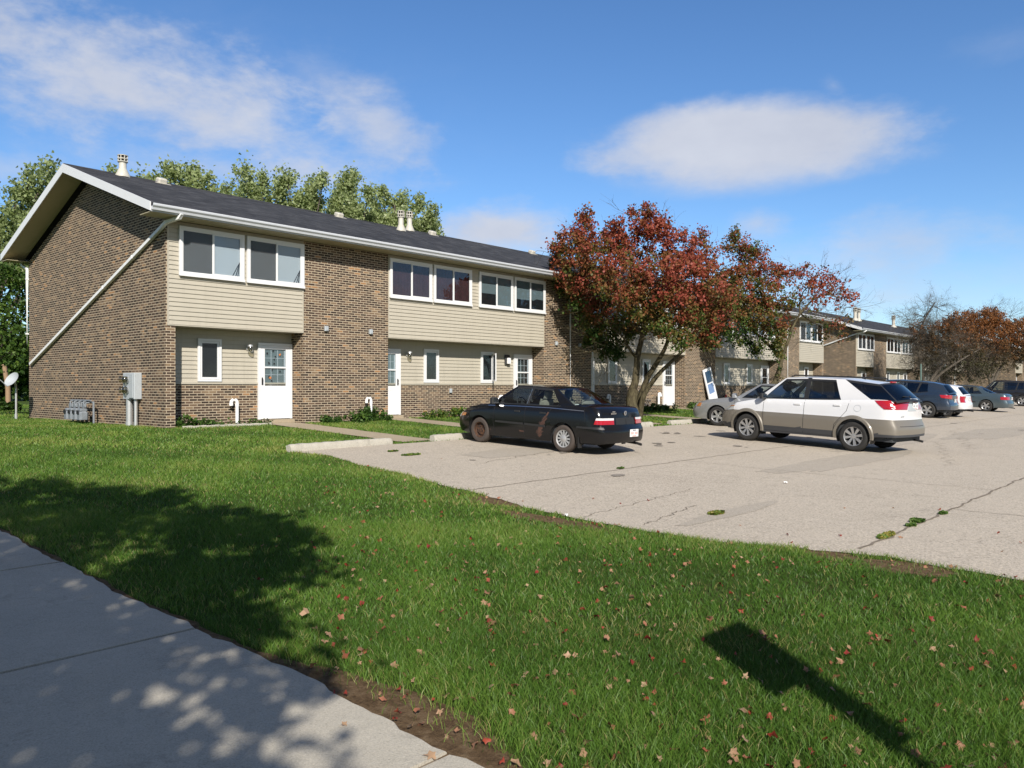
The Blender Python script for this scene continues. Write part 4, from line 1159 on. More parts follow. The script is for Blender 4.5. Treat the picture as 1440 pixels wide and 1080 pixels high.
for k in range(16):
    rr = random.Random(k); x = 1.0+rr.random()*.25; y = .55-1.1*rr.random(); mb.rbox(x,x+.05+.06*rr.random(),y,y+.04+.08*rr.random(),.955,.975+.03*rr.random(),.008,k%2)
mb.build('shelf_litter', [M['plate'], M['black']], rs)
# the white and tan crossover ----------------------------------------
white = paint_mat('white_paint', (.68,.68,.69), .25, 0, .7, dust=.03)
tan = paint_mat('tan_metallic_paint', (.185,.165,.135), .42, .15, .35, dust=.06)
suv = dict(L=4.74, W=1.87, xr=.98, wb=2.85, R=.355, gap=.062,
    top=[(0,1.10),(.05,1.22),(.30,1.255),(.9,1.235),(1.6,1.19),(2.6,1.155),(3.45,1.125),(3.75,1.08),(4.2,.985),(4.5,.90),(4.74,.80)],
    sill=[(0,.40),(.5,.38),(.62,.30),(4.1,.27),(4.3,.30),(4.74,.34)],
    sec=[(.2,.95),(.42,.985),(.45,1.0),(.72,1.0),(.80,.985),(.95,.975),(1.1,.955),(1.3,.93)],
    rear=[(.3,.05),(.40,.0),(.60,-.005),(.74,.06),(.85,.085),(1.05,.075),(1.30,.13)], front=[(.3,.08),(.45,.0),(.6,.0),(.75,.06),(.9,.22),(1.1,.35)],
    zones=[(0,.455,2),(.455,.80,1),(.80,9,0)], plan=(.45,.86), planf=(.75,.68), bulge=.07, bulgef=.18,
    roof=[(.45,1.60),(.75,1.672),(1.3,1.702),(2.2,1.715),(2.8,1.70),(3.1,1.62)], roofw=.66,
    cols=[(.06,.52,'wt'),(.62,1.33,'p'),(.80,1.47,'p'),(1.34,1.56,'wt'),(2.18,2.17,'b'),(2.30,2.28,'wc'),(3.42,2.84,'p'),(3.62,2.90,'x')],
    v0=.06, v1=.86, roofcrown=.035, crown=.04, rbulge=.05, rbulge_b=.10, fbulge=.10, fbulge_b=.30, tint=True, rpillarmat=3, roofmat=0,
    seams=[[(3.32,.33),(3.36,.75),(3.36,1.10)],[(2.24,.32),(2.24,1.16)],[(1.48,.34),(1.44,.62),(1.16,.95),(1.10,1.20)],[(1.50,.33),(3.3,.33)]],
    trims=[], handles=[(2.42,1.045),(1.40,1.075)], handlemat=white, mirror=(3.36,1.20), paint=white, paint2=tan, paint3=simple('charcoal_cladding', (.045,.047,.052), .6),
    patches=[('taillight', [(.52,1.235),(.3,1.245),(-.48,1.255)], [(.24,1.04),(-.48,1.04)], True, M['redlens'], dict(off=.010)),
             ('plate_recess', [(-.52,1.25),(-.83,1.25)], [(-.52,1.00),(-.83,1.00)], True, M['greymetal'], dict(off=.004)),
             ('headlight', [(.50,.925),(-.20,.86)], [(.46,.80),(-.28,.72)], False, [M['headlens'], M['amber']], dict(off=.012, mats=lambda i, j: 1 if i == 0 and j < 8 else 0)),
             ],
    plate=(-.20,1.12), wstyle=('alloy8','alloy8'), rim=(M['alloy'], M['alloy']), tyre=M['tyre'], seat=M['seat_grey'], frontseat=2.25, rearseat=1.35, pipe=-.45)
rv = place(suv, (1199,635.5), 84, 'white crossover with tan lower body and full-width red tail light band, nearest on the right', 'car')
side_, end_, zt_, _, gp_ = suv['_fns']
for sg in (1,-1):    # wheel arch flares
    for xc in (suv['xr'], suv['xr']+suv['wb']):
        P = []; mb = MB()
        for k in range(25):
            a = math.pi*(-.10+1.2*k/24); row = []
            for rr, off in ((.417,.0),(.417,.022),(.475,.024),(.500,.0)):
                x = xc-rr*math.cos(a); z = max(.36+rr*math.sin(a), .30); v = side_(min(max(x,.05),4.7), z, off); row.append((v.x, v.y*sg, v.z))
            P.append(row)
        mb.grid(P, 0, flip=(sg > 0)); mb.build('arch_flare', tan, rv, 40)
for sg in (1,-1):
    pts = [(x, sg*.63, 1.715+.035+(.012 if .9 < x < 2.7 else -.02)) for x in (.85,.95,1.4,1.9,2.4,2.65,2.75)]
    mb = MB(); mb.tube(pts, .020, 6); mb.build('roof_rail', M['black'], rv, 40)
mb = MB(); v = end_(-.75, 1.26, True, .02); mb.rbox(v.x-.05, v.x+.02, -.30, .16, 1.235, 1.30, .02); mb.build('tailgate_handle', M['greymetal'], rv, 40)
mb = MB(); mb.tube([(v.x+.02,.0,1.33),(v.x+.03,.38,1.35)], .012, 6); mb.tube([(v.x+.02,.0,1.31),(v.x+.02,.0,1.36)], .02, 8); mb.build('wiper', M['black'], rv)
mb = MB(); w2 = end_(-.5, .72, True, .004); 
P = [[tuple(end_(-q, z, True, .0035)) for q in (.12,.3,.5,.7,.93)] for z in (.655,.645)]
mb.grid(P, 0, True); P = [[(p[0], -p[1], p[2]) for p in r_] for r_ in P]; mb.grid(P, 0); mb.build('bumper_gap', M['dark'], rv)
mb = MB(); mb.rbox(.44,.50,-.13,.13,1.655,1.685,.01); mb.build('high_brake_light', M['redlens'], rv)
mb = MB()   # fuel door outline
ring = []
for k in range(21):
    a = 2*math.pi*k/20; vv = side_(.90+.085*math.cos(a), 1.03+.075*math.sin(a), .003); ring.append(tuple(vv))
mb.tube(ring, .003, 4, 0, False); mb.build('fuel_door', M['greymetal'], rv)
def letters(text, size, parent, loc, rot, m, name='badge_text'):
    cu = bpy.data.curves.new(name, 'FONT'); cu.body = text; cu.size = size; cu.extrude = .002
    tmp = bpy.data.objects.new('tmp_text', cu); COL.objects.link(tmp)
    dg = bpy.context.evaluated_depsgraph_get(); me = bpy.data.meshes.new_from_object(tmp.evaluated_get(dg))
    bpy.data.objects.remove(tmp); o = bpy.data.objects.new(name, me); COL.objects.link(o); me.materials.clear(); me.materials.append(m)
    o.parent = parent; o.location = loc; o.rotation_euler = rot; return o
v = end_(-.36, .89, True, .006)
letters('BUICK', .055, rv, (v.x-.006, v.y+.13, .865), (R(90),0,R(-90)), M['greymetal'])
# the silver sedan in front ------------------------------------------
def variant(base, **kw):
    d = dict(base); d.update(kw); d.pop('_fns', None); return d
silver = paint_mat('silver_paint', (.33,.34,.35), .3, .5, .6)
big_sedan = variant(sedan, L=5.0, W=1.86, xr=1.12, wb=2.85, R=.325, paint=silver,
    top=[(0,.93),(.10,1.02),(.4,1.05),(1.1,1.03),(1.5,1.0),(2.6,.98),(3.45,.96),(3.9,.92),(4.4,.84),(4.8,.76),(5.0,.68)],
    sill=[(0,.27),(.6,.25),(.8,.21),(4.4,.21),(5.0,.25)],
    roof=[(1.3,1.30),(1.65,1.39),(2.1,1.425),(2.6,1.43),(2.95,1.41),(3.3,1.33)], roofw=.62,
    cols=[(.95,1.55,'p'),(1.30,1.68,'wc'),(2.10,2.05,'b'),(2.20,2.15,'wc'),(3.16,2.56,'p'),(3.36,2.64,'x')],
    seams=[[(3.15,.25),(3.38,.6),(3.36,.94)],[(2.26,.25),(2.26,.96)]], trims=[([(1.6,.52),(3.3,.52)], .05, .008, 0)], handles=[(1.75,.84),(2.45,.84)], mirror=(3.36,1.03),
    patches=[('taillight', [(.35,.86),(-.30,.86)], [(.35,.70),(-.30,.70)], True, M['redlens']),
             ('headlight', [(.42,.74),(-.42,.72)], [(.40,.62),(-.45,.60)], False, [M['headlens'], M['amber']], dict(mats=lambda i, j: 1 if j < 3 else 0))],
    plate=(0,.78), wstyle=('alloy5','alloy5'), rim=(M['alloy'], M['alloy']), tyre=M['tyre'], seat=M['seat_grey'], frontseat=2.35, rearseat=1.45, handlemat=silver, mirrormat=silver)
big_sedan.pop('plate_red', None)
def place_at(spec, s, t, heading_deg, label, cat):
    "s,t: position of the left rear tyre on the lot"
    h = R(heading_deg); W = spec['W']; dx = -spec['xr']; dy = -(W/2-.06)
    ox = s+dx*math.cos(h)-dy*math.sin(h); oy = t+dx*math.sin(h)+dy*math.cos(h); slope = .041
    root = car(spec, (ox, oy, G(t)+.014-slope*spec['xr']*math.sin(h)), h, label, cat)
    root.rotation_mode = 'QUATERNION'
    q = Matrix.Rotation(h, 3, 'Z') @ Matrix.Rotation(-math.atan(slope*math.sin(h)), 3, 'Y') @ Matrix.Rotation(math.atan(slope*math.cos(h)), 3, 'X')
    root.rotation_quaternion = q.to_quaternion(); return root
place_at(big_sedan, 15.25, -6.75-2.85, 90, 'silver sedan with its nose at the kerb, half hidden by the white and tan crossover', 'car')
# dark blue crossover
blue = paint_mat('dark_blue_paint', (.020,.035,.062), .22, .3, .9)
blue_suv = variant(suv, L=4.64, W=1.80, xr=.93, wb=2.69, R=.355, paint=blue, paint2=blue, zones=[(0,.40,2),(.40,9,0)], rpillarmat=0,
    top=[(0,1.02),(.05,1.10),(.30,1.17),(.9,1.16),(1.6,1.08),(2.6,1.03),(3.35,1.00),(3.7,.97),(4.2,.89),(4.5,.80),(4.64,.70)],
    roof=[(.30,1.47),(.6,1.56),(1.2,1.62),(2.1,1.66),(2.7,1.64),(3.0,1.56)], roofw=.60,
    cols=[(.10,.40,'p'),(.45,.72,'p'),(.95,.98,'wt'),(1.38,1.22,'b'),(1.46,1.30,'wt'),(2.15,2.12,'b'),(2.24,2.20,'wc'),(3.2,2.72,'p'),(3.4,2.8,'x')],
    seams=[[(3.2,.35),(3.24,.95)],[(2.18,.35),(2.18,1.04)],[(1.42,.36),(1.36,.62),(1.12,.90),(1.05,1.10)]], handles=[(2.35,.93),(1.35,.98)], handlemat=blue, mirror=(3.18,1.08), mirrormat=blue,
    patches=[('taillight', [(.42,1.06),(-.26,1.05)], [(.34,.93),(-.30,.88)], True, M['redlens']),
             ('headlight', [(.50,.82),(-.20,.78)], [(.46,.70),(-.28,.68)], False, M['headlens'])],
    plate=(0,.80), wstyle=('alloy5','alloy5'), rim=(M['alloy'], M['alloy']), frontseat=2.15, rearseat=1.3)
place(blue_suv, (1303,588), 90, 'dark blue crossover just right of the white and tan one', 'car')
hatch = variant(blue_suv, L=4.3, W=1.76, xr=.80, wb=2.60, R=.32, paint=white, paint2=white, handlemat=white, mirrormat=white, zones=[(0,9,0)],
    top=[(0,.95),(.05,1.02),(.30,1.06),(.9,1.04),(1.6,.98),(2.6,.95),(3.1,.93),(3.5,.89),(3.9,.80),(4.3,.66)],
    roof=[(.30,1.38),(.6,1.46),(1.2,1.50),(2.1,1.53),(2.6,1.51),(2.9,1.44)],
    cols=[(.12,.42,'p'),(.40,.62,'p'),(.70,.80,'wt'),(1.25,1.15,'b'),(1.33,1.22,'wt'),(1.95,1.92,'b'),(2.03,2.0,'wc'),(2.95,2.5,'p'),(3.1,2.56,'x')],
    seams=[[(2.95,.3),(2.98,.9)],[(1.98,.3),(1.98,.97)],[(1.25,.3),(1.0,.8),(.95,1.0)]], handles=[(2.15,.85),(1.25,.88)], mirror=(2.95,.98),
    patches=[('taillight', [(.16,1.00),(-.18,.98)], [(.14,.70),(-.12,.70)], True, M['redlens']),
             ('headlight', [(.50,.78),(-.20,.74)], [(.46,.66),(-.28,.64)], False, M['headlens'])], plate=(0,.78), frontseat=1.95, rearseat=1.1)
place(hatch, (1329,586.5), 90, 'small white hatchback between the dark blue crossover and the slate sedan', 'car')
slate = paint_mat('slate_blue_paint', (.075,.11,.13), .28, .5, .7)
slate_sedan = variant(big_sedan, L=4.85, W=1.80, paint=slate, handlemat=slate, mirrormat=slate, wb=2.78, xr=1.08,
    top=[(0,.92),(.10,1.0),(.4,1.02),(1.1,1.01),(1.5,.98),(2.6,.96),(3.4,.94),(3.8,.90),(4.3,.82),(4.65,.74),(4.85,.66)],
    roof=[(1.2,1.30),(1.6,1.38),(2.1,1.43),(2.6,1.44),(2.95,1.42),(3.3,1.33)])
place(slate_sedan, (1386,579), 90, 'slate blue four-door sedan right of the white hatchback', 'car')
black2 = paint_mat('near_black_paint', (.016,.017,.020), .25, .2, .8)
dark_suv = variant(blue_suv, paint=black2, paint2=black2, handlemat=black2, mirrormat=black2, L=4.9, W=1.9, xr=1.0, wb=2.85, R=.375,
    roof=[(.30,1.62),(.6,1.70),(1.2,1.74),(2.1,1.76),(2.7,1.74),(3.0,1.64)], roofw=.70)
place(dark_suv, (1437,571.5), 90, 'near-black sport utility vehicle cut off by the right edge of the picture', 'car')
# ------------------------------------------------------------------ foliage
def np_mesh(name, verts, quads, mat_, tint=None, parent=None, tris=None):
    me = bpy.data.meshes.new(name)
    nv = len(verts); me.vertices.add(nv); me.vertices.foreach_set('co', np.asarray(verts, np.float32).ravel())
    k = 4 if tris is None else 3; fa = quads if tris is None else tris
    nf = len(fa); me.loops.add(nf*k); me.loops.foreach_set('vertex_index', np.asarray(fa, np.int32).ravel())
    me.polygons.add(nf); me.polygons.foreach_set('loop_start', np.arange(0, nf*k, k, dtype=np.int32))
    me.polygons.foreach_set('loop_total', np.full(nf, k, np.int32))
    me.update(calc_edges=True)
    if tint is not None:
        a = me.attributes.new('tint', 'FLOAT', 'POINT'); a.data.foreach_set('value', np.asarray(tint, np.float32))
    me.materials.append(mat_)
    o = bpy.data.objects.new(name, me); COL.objects.link(o)
    if parent is not None: o.parent = parent
    return o
def leaves_at(rg, C, size, tint, up=.3, aspect=1.0, droop=0):
    "one folded leaf (two quads) per centre"
    n = len(C)
    d = rg.normal(size=(n,3)); d[:,2] -= droop; d /= np.linalg.norm(d, axis=1)[:,None]
    nn = rg.normal(size=(n,3)); nn[:,2] += up*3; s = np.cross(d, nn); s /= np.linalg.norm(s, axis=1)[:,None]+1e-9
    u = np.cross(s, d)
    L = size*(.65+.7*rg.random(n))[:,None]; Wd = L*.5*aspect
    A = C-d*L*.5; Tp = C+d*L*.5+u*L*(-.12); Lf = C+s*Wd+u*L*.10; Rt = C-s*Wd+u*L*.10
    V = np.stack([A, Rt, Tp, Lf], 1).reshape(-1,3)
    Q = np.arange(n*4).reshape(-1,4)
    return V, Q, np.repeat(tint, 4)
class Tree:
    def __init__(s, seed): s.rg = np.random.default_rng(seed); s.r = random.Random(seed); s.V = []; s.Q = []; s.T = []; s.o = 0; s.wood = MB(); s.trunk = MB()
    def foliage(s, lobes, dens, size, clump=.30, per=40, tintf=None, up=.3, aspect=1.0, shell=.55, droop=0, spread=(1,1,1)):
        for (c, r) in lobes:
            c = np.array(c, float); r = np.array(r if hasattr(r, '__len__') else (r, r, r), float)
            nc = max(3, int(dens*(r[0]*r[1]*r[2])**(2/3)))
            d = s.rg.normal(size=(nc,3)); d /= np.linalg.norm(d, axis=1)[:,None]
            rad = shell+(1.05-shell)*s.rg.random(nc)**.7; rad[s.rg.random(nc) < .18] *= .6
            P = c+d*rad[:,None]*r
            cr = clump*(.6+.9*s.rg.random(nc)); ct = s.rg.random(nc)
            m = np.maximum(4, (per*(.5+s.rg.random(nc))).astype(int))
            idx = np.repeat(np.arange(nc), m)
            C = P[idx]+s.rg.normal(size=(len(idx),3))*cr[idx][:,None]*.55*np.array(spread)
            t = tintf(C, ct[idx], s.rg.random(len(idx)))
            V, Q, T = leaves_at(s.rg, C, size, t, up, aspect, droop)
            s.V.append(V); s.Q.append(Q+s.o); s.T.append(T); s.o += len(V)
            s.last = P
    def limb(s, pts, r0, r1, n=8, mb=None, wig=.04):
        mb = mb or s.wood; k = len(pts); out = []
        pts = [Vector(p) for p in pts]
        for i in range(k-1):
            for j in range(3):
                u = j/3; p0 = pts[max(i-1,0)]; p1 = pts[i]; p2 = pts[i+1]; p3 = pts[min(i+2,k-1)]
                q = .5*((2*p1)+(p2-p0)*u+(2*p0-5*p1+4*p2-p3)*u*u+(3*p1-p0-3*p2+p3)*u**3)
                q = q+Vector((s.r.uniform(-wig,wig), s.r.uniform(-wig,wig), 0)) if (i or j) else q
                out.append(q)
        out.append(pts[-1]); m = len(out)
        mb.tube(out, [r0+(r1-r0)*(i/(m-1))**.8 for i in range(m)], n); return out
    def twigs(s, P, spread, n, r=.008, segs=3, curl=.5, child=3):
        "recursive bare twigs"
        def go(p, d, L, r_, lev):
            pts = [p]
            for k in range(3):
                d = (d+Vector([s.r.uniform(-curl,curl) for _ in range(3)])*.55).normalized(); p = p+d*L/3; pts.append(p)
            s.wood.tube(pts, [r_, r_*.8, r_*.65, r_*.45], 3, 0, False)
            if lev > 0:
                for k in range(child):
                    q = pts[s.r.choice((1,2,3))]; dd = (d+Vector([s.r.uniform(-1,1) for _ in range(3)])*.8).normalized()
                    go(q, dd, L*s.r.uniform(.55,.8), r_*.55, lev-1)
        for _ in range(n):
            d = Vector([s.r.gauss(0,1)*q for q in spread]).normalized(); go(Vector(P), d, s.r.uniform(.7,1.2), r, segs)
    def finish(s, name, label, leafm, barkm, base, group=None, cat='tree'):
        root = empty(name, base, 0, label, cat, group); M_ = Matrix.Translation(-Vector(base))
        if s.V:
            V = np.concatenate(s.V)-np.array(base); np_mesh('crown', V, np.concatenate(s.Q), leafm, np.concatenate(s.T), root)
        if s.wood.f: s.wood.build('limbs', barkm, root, 60, M_)
        if s.trunk.f: s.trunk.build('trunk', barkm, root, 60, M_)
        return root
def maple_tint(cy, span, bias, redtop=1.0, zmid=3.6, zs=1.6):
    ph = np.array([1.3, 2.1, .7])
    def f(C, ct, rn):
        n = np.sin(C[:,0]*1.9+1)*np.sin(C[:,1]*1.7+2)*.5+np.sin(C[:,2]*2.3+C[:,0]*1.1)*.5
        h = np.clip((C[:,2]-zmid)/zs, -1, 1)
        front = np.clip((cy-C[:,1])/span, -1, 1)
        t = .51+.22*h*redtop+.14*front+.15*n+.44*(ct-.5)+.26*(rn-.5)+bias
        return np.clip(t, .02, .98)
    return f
# --- big maple (picture lobes placed at real depths around the trunk)
base1 = Vector((16.1, -3.0, G(-3.0)))
Y1 = cam_dep(base1.x, base1.y)
def lob(px, py, r, dY=0, Y=None, sq=(1,1,.85)):
    Y_ = (Y or Y1)+dY; p = at(px, py, Y_); rr = r/F*Y_
    return (tuple(p), (rr*sq[0], rr*sq[1], rr*sq[2]))
T1 = Tree(11)
L1 = [(803,345,30,.3),(822,325,22,.6),(822,303,13,.6),(843,365,38,-.8),(855,340,30,1),(893,350,32,.5),(912,318,28,.2),(903,303,18,.4),(930,322,22,.8),(955,352,34,.6),(985,362,28,1.2),
      (815,385,34,0),(875,395,42,-1.6),(930,390,44,-1.8),(975,400,40,-1.2),(845,415,36,1.6),(900,425,40,-1.5),(955,430,40,-1.2),(1000,420,34,-.4),(850,450,28,.8),(905,445,30,1.8),(938,462,26,-1.6),(960,480,18,-1.8),(985,455,28,-.4),(835,480,16,1.4),(862,485,16,1.0),(1012,445,24,.6),(880,470,18,1.8),(800,400,20,1.0),(825,445,18,1.8),
      (787,352,14,.2),(985,335,13,1.0),(868,318,12,.5),(835,462,22,.6),(850,490,16,1.3),(870,498,10,1.5),(985,475,14,.2),(1000,484,12,.4),(815,425,22,.6),(790,375,20,.4)]
ft = maple_tint(base1.y, 3.0, .0, 1.15, 4.3, 2.0)
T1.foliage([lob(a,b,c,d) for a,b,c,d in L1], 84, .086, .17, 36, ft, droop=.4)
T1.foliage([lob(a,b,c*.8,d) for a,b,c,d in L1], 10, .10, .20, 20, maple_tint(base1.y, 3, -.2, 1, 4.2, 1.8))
def pp(px, py, dY=0, Y=None): return at(px, py, (Y or Y1)+dY)
b = base1
T1.limb([b+Vector((-.15,0,-.15)), pp(887,560), pp(894,535), pp(896,505,.1), pp(903,470,.3), pp(905,430,.2), pp(893,380,0)], .20, .045, 12, T1.trunk, .015)
T1.limb([b+Vector((.05,.05,-.15)), pp(901,560,.2), pp(911,530,0), pp(930,500,-.4), pp(941,470,-.9), pp(945,430,-1.2)], .165, .035, 12, T1.trunk, .015)
T1.limb([b+Vector((.1,-.1,-.15)), pp(905,556,-.2), pp(925,528,-.5), pp(948,505,-.8), pp(975,478,-.8), pp(1000,440,-.4)], .125, .03, 10, T1.trunk, .015)
T1.limb([b+Vector((-.1,-.1,-.15)), pp(888,568,-.1), pp(893,548,-.1)], .26, .16, 12, T1.trunk, .01)
for (p, q) in (((896,505),(850,450)),((903,470),(830,400)),((905,430),(880,360)),((905,430),(912,320)),((945,430),(950,360)),((941,470),(985,400)),((975,478),(1010,430)),((903,470),(815,350)),((905,440),(955,352)),((896,505),(866,480))):
    a_ = pp(*p, .1); c_ = pp(*q, T1.r.uniform(-.8,.8)); m_ = (a_+c_)/2+Vector((0,0,.15)); T1.limb([a_, m_, c_], .055, .012, 6)
for (a,b_,c,d) in L1:
    T1.twigs(pp(a,b_+8,d), (1,1,.8), 2, .012, 2)
T1.twigs(pp(846,492,.6), (1,1,.2), 5, .014, 3); T1.twigs(pp(835,475,.6), (1,1,.2), 4, .012, 3)
T1.finish('maple_tree', 'big red and green maple with forked mossy trunk right behind the black car', M['maple'], M['bark'], tuple(base1), 'trees along the front lawn')
# --- second maple
base2 = Vector((28.2, -3.2, G(-3.2))); Y2 = cam_dep(base2.x, base2.y)
T2 = Tree(23)
L2 = [(1035,345,22,0),(1033,330,10,0),(1060,372,26,.3),(1062,352,14,.3),(1085,390,22,.6),(1020,385,26,-.4),(1050,405,34,-1),(1090,420,26,-.8),(1025,430,28,-.8),(1065,445,32,-1.2),(1040,465,24,-.8),(1085,470,24,-1),(1095,493,13,-.8),(1060,488,14,-.6),(1010,462,20,.4),(1000,480,13,.2),(1015,405,28,.8),(1110,385,14,1.2)]
ft2 = maple_tint(base2.y, 3.0, -.08, 1.0, 4.6, 2.2)
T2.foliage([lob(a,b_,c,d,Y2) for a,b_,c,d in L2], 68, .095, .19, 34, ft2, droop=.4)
for (a,b_,c,d) in [(1130,395,22,0),(1155,400,20,0),(1178,408,20,.3),(1190,428,12,.2),(1120,425,18,.5),(1150,430,14,0),(1112,455,16,.6),(1145,385,12,0),(1172,392,10,0)]:
    T2.foliage([lob(a,b_,c,d,Y2)], 26, .11, .20, 14, maple_tint(base2.y, 3, .10, .6, 4, 3))
    T2.twigs(at(a,b_+4,Y2+d), (1,1,.7), 4, .014, 3)
b = base2
q2 = lambda px, py, dY=0: at(px, py, Y2+dY)
T2.limb([b+Vector((0,0,-.1)), q2(1078,556), q2(1090,538), q2(1097,515), q2(1096,490), q2(1085,450), q2(1065,400)], .20, .05, 10, T2.trunk, .02)
T2.limb([q2(1097,515), q2(1108,480), q2(1125,440), q2(1155,415), q2(1185,420)], .10, .02, 8, T2.trunk, .03)
T2.limb([q2(1097,500), q2(1060,465), q2(1030,430), q2(1020,390)], .09, .02, 8)
T2.limb([q2(1125,440), q2(1130,410), q2(1150,390)], .05, .015, 6)
T2.foliage([(tuple(q2(1095,515,-.1)), (.22,.22,.55))], 60, .10, .12, 14, maple_tint(base2.y, 3, -.3, 0, 4, 3))
# a few ivy leaves climb the trunk; sparse russet foliage low in front of the second row
for (a,b_,c,d) in [(1125,380,16,0),(1165,385,16,0),(1195,415,14,.2),(1170,415,22,0),(1140,410,24,0)]:
    T2.foliage([lob(a,b_,c,d,Y2)], 40, .10, .20, 16, maple_tint(base2.y, 3, .05, .6, 4, 3))
for (a,b_,c) in [(1165,455,20),(1180,468,16),(1150,468,14),(1140,445,12),(1190,455,12)]:
    T2.foliage([lob(a,b_,c,3.0,Y2)], 30, .11, .2, 12, maple_tint(base2.y, 3, -.12, 0, 4, 3)); T2.twigs(at(a,b_,Y2+3), (1,1,.5), 4, .013, 3)
T2.limb([q2(1125,440,.5), q2(1145,455,2), q2(1175,462,3)], .05, .012, 6)
T2.finish('maple_tree', 'second maple with greener crown thinning to bare red twigs, above the white crossover', M['maple'], M['bark'], tuple(base2), 'trees along the front lawn')
# --- leaning crab apples and dark trees at the right
def far_tree(seed, px, s_t, lobes, bare, stems, label, dens=34, tb=.0, name='crabapple_tree'):
    s = st(px, s_t); base = Vector((s, s_t, G(s_t))); Y = cam_dep(s, s_t); T = Tree(seed)
    tf = lambda C, ct, rn: np.clip(.35+.42*np.clip((C[:,2]-3.4)/2.2, -1, 1)+.30*(ct-.5)+.25*(rn-.5)+tb, .02, .98)
    for (a,b_,c,d,k) in lobes: T.foliage([lob(a,b_,c,d,Y)], dens*k*1.7, .10, .22, 34, tf); T.twigs(at(a,b_+2,Y+d), (1,1,.8), int(10+8/k), .013, 4, .5, 2)
    for (a,b_,n) in bare: T.twigs(at(a,b_,Y), (1,1,.9), n, .016, 4, .5, 3)
    for pts in stems:
        T.limb([at(x,y,Y+dd) for x,y,dd in pts], .17, .03, 8, T.trunk, .02)
    T.finish(name, label, M['rust_leaf'], M['bark_grey'], tuple(base), 'trees along the front lawn')
far_tree(31, 1313, -3.5, [(1300,470,22,0,.5),(1330,462,20,0,.8),(1325,490,26,0,.6),(1350,480,24,1,.8),(1300,500,16,0,.5),(1365,505,22,0,.6),(1345,450,14,0,1),(1300,520,18,1,.5),(1325,515,20,1,.6),(1350,520,20,1,.6),(1298,485,18,1,.6),(1375,522,18,1,.6)],
    [(1290,460,26),(1300,445,20),(1318,432,16),(1285,485,24),(1300,500,28),(1310,470,26),(1295,520,20),(1325,460,20),(1320,500,18),(1345,500,18),(1370,500,16),(1330,475,14),(1278,450,8)],
    [[(1306,548,0),(1318,530,0),(1345,510,-.5),(1380,490,-1)],[(1300,548,0),(1316,525,.2),(1338,500,.2),(1355,480,0)],[(1300,550,0),(1296,520,0),(1290,480,0),(1300,450,0),(1315,425,0)]],
    'leaning bare-twigged tree left of the rust coloured crowns at the right')
far_tree(33, 1385, -3.2, [(1375,450,22,0,1.2),(1395,448,18,0,1.2),(1355,462,22,0,1),(1410,470,26,0,.9),(1430,465,22,0,.9),(1385,480,28,0,.8),(1415,500,26,0,.7),(1380,512,20,0,.7),(1440,490,26,0,.8),(1350,500,16,0,.5)],
    [(1395,440,10),(1420,445,12),(1410,480,16),(1385,500,14),(1430,500,16)],
    [[(1392,552,0),(1392,535,0),(1380,510,0),(1365,480,0)],[(1394,552,0),(1402,525,0),(1420,500,0),(1440,480,0)],[(1393,545,0),(1398,500,0),(1395,460,0)]],
    'dense rust and orange tree with dark forked trunk near the right edge', 40, .05)
far_tree(35, 1460, -3.0, [(1430,500,24,2,.8),(1460,470,34,0,.9),(1480,500,40,0,.8),(1440,515,18,0,.8),(1425,522,12,0,.9)], [(1440,470,10)],
    [[(1430,550,0),(1428,530,0),(1435,505,0)],[(1470,552,0),(1465,520,0),(1450,490,0)]], 'olive brown tree cut off at the right edge of the picture', 34, -.15)
# --- trees behind the building
def back_tree(seed, px, t, lobes, label, m='poplar', dens=85, size=.17, clump=.30, name='poplar_tree', sq=(1,1,1), tb=0, group='tall trees behind the building', per=26):
    s = st(px, t); base = Vector((s, t, G(t))); Y = cam_dep(s, t); T = Tree(seed)
    tf = lambda C, ct, rn: np.clip(.50+.34*(ct-.5)+.55*(rn-.5)+tb, .02, .98)
    for (a,b_,c,d) in lobes: T.foliage([lob(a,b_,c,d,Y,sq)], dens, size, clump, per, tf, shell=.4, aspect=.8)
    if m == 'poplar':
        mx_ = sum(l[0] for l in lobes)/len(lobes); my_ = max(l[1] for l in lobes)
        T.foliage([lob(mx_-22, my_, 34, 1, Y), lob(mx_+22, my_, 34, 1, Y), lob(mx_, my_-22, 24, 1, Y)], 60, size, .4, per, tf, shell=.3, aspect=.8)
    top = lobes[0]; p0 = base; p1 = at(px, top[1]+top[2]*1.5, Y)
    T.limb([p0+Vector((0,0,-.1)), p0+(p1-p0)*.4, p1], .26, .06, 8, T.trunk, .05)
    for (a,b_,c,d) in lobes:
        q = at(a, b_, Y+d); T.limb([p0+(p1-p0)*T.r.uniform(.3,.6), (p0+p1)/2*.4+q*.6, q+Vector((0,0,.3))], .09, .02, 5)
    T.finish(name, label, M[m], M['bark_grey'], tuple(base), group)
TALL = (1.05,1.05,1.75)
def spire(px, py, w, h, rg, sub=3):
    out = []
    for k in range(sub):
        u = k/max(1, sub-1); out.append((px+rg.uniform(-w*.25,w*.25), py+h*.14+u*h*.75, w*(.30+.22*u), rg.uniform(-1.5,1.5)))
    return out
rg = random.Random(4)
def crownset(specs, rg):
    out = []
    for (x, y, w, h) in specs: out += spire(x, y, w, h, rg)
    return out
back_tree(41, 175, 21, crownset([(165,238,34,80),(190,246,26,70),(150,262,30,60),(205,258,24,60)], rg), 'silver green poplar top just right of the roof peak', sq=TALL)
back_tree(42, 258, 21, crownset([(232,228,38,100),(215,246,26,70),(262,236,34,90),(280,246,26,80),(302,250,28,70),(248,240,30,90),(322,262,24,50)], rg), 'wide poplar top above the left part of the roof', sq=TALL)
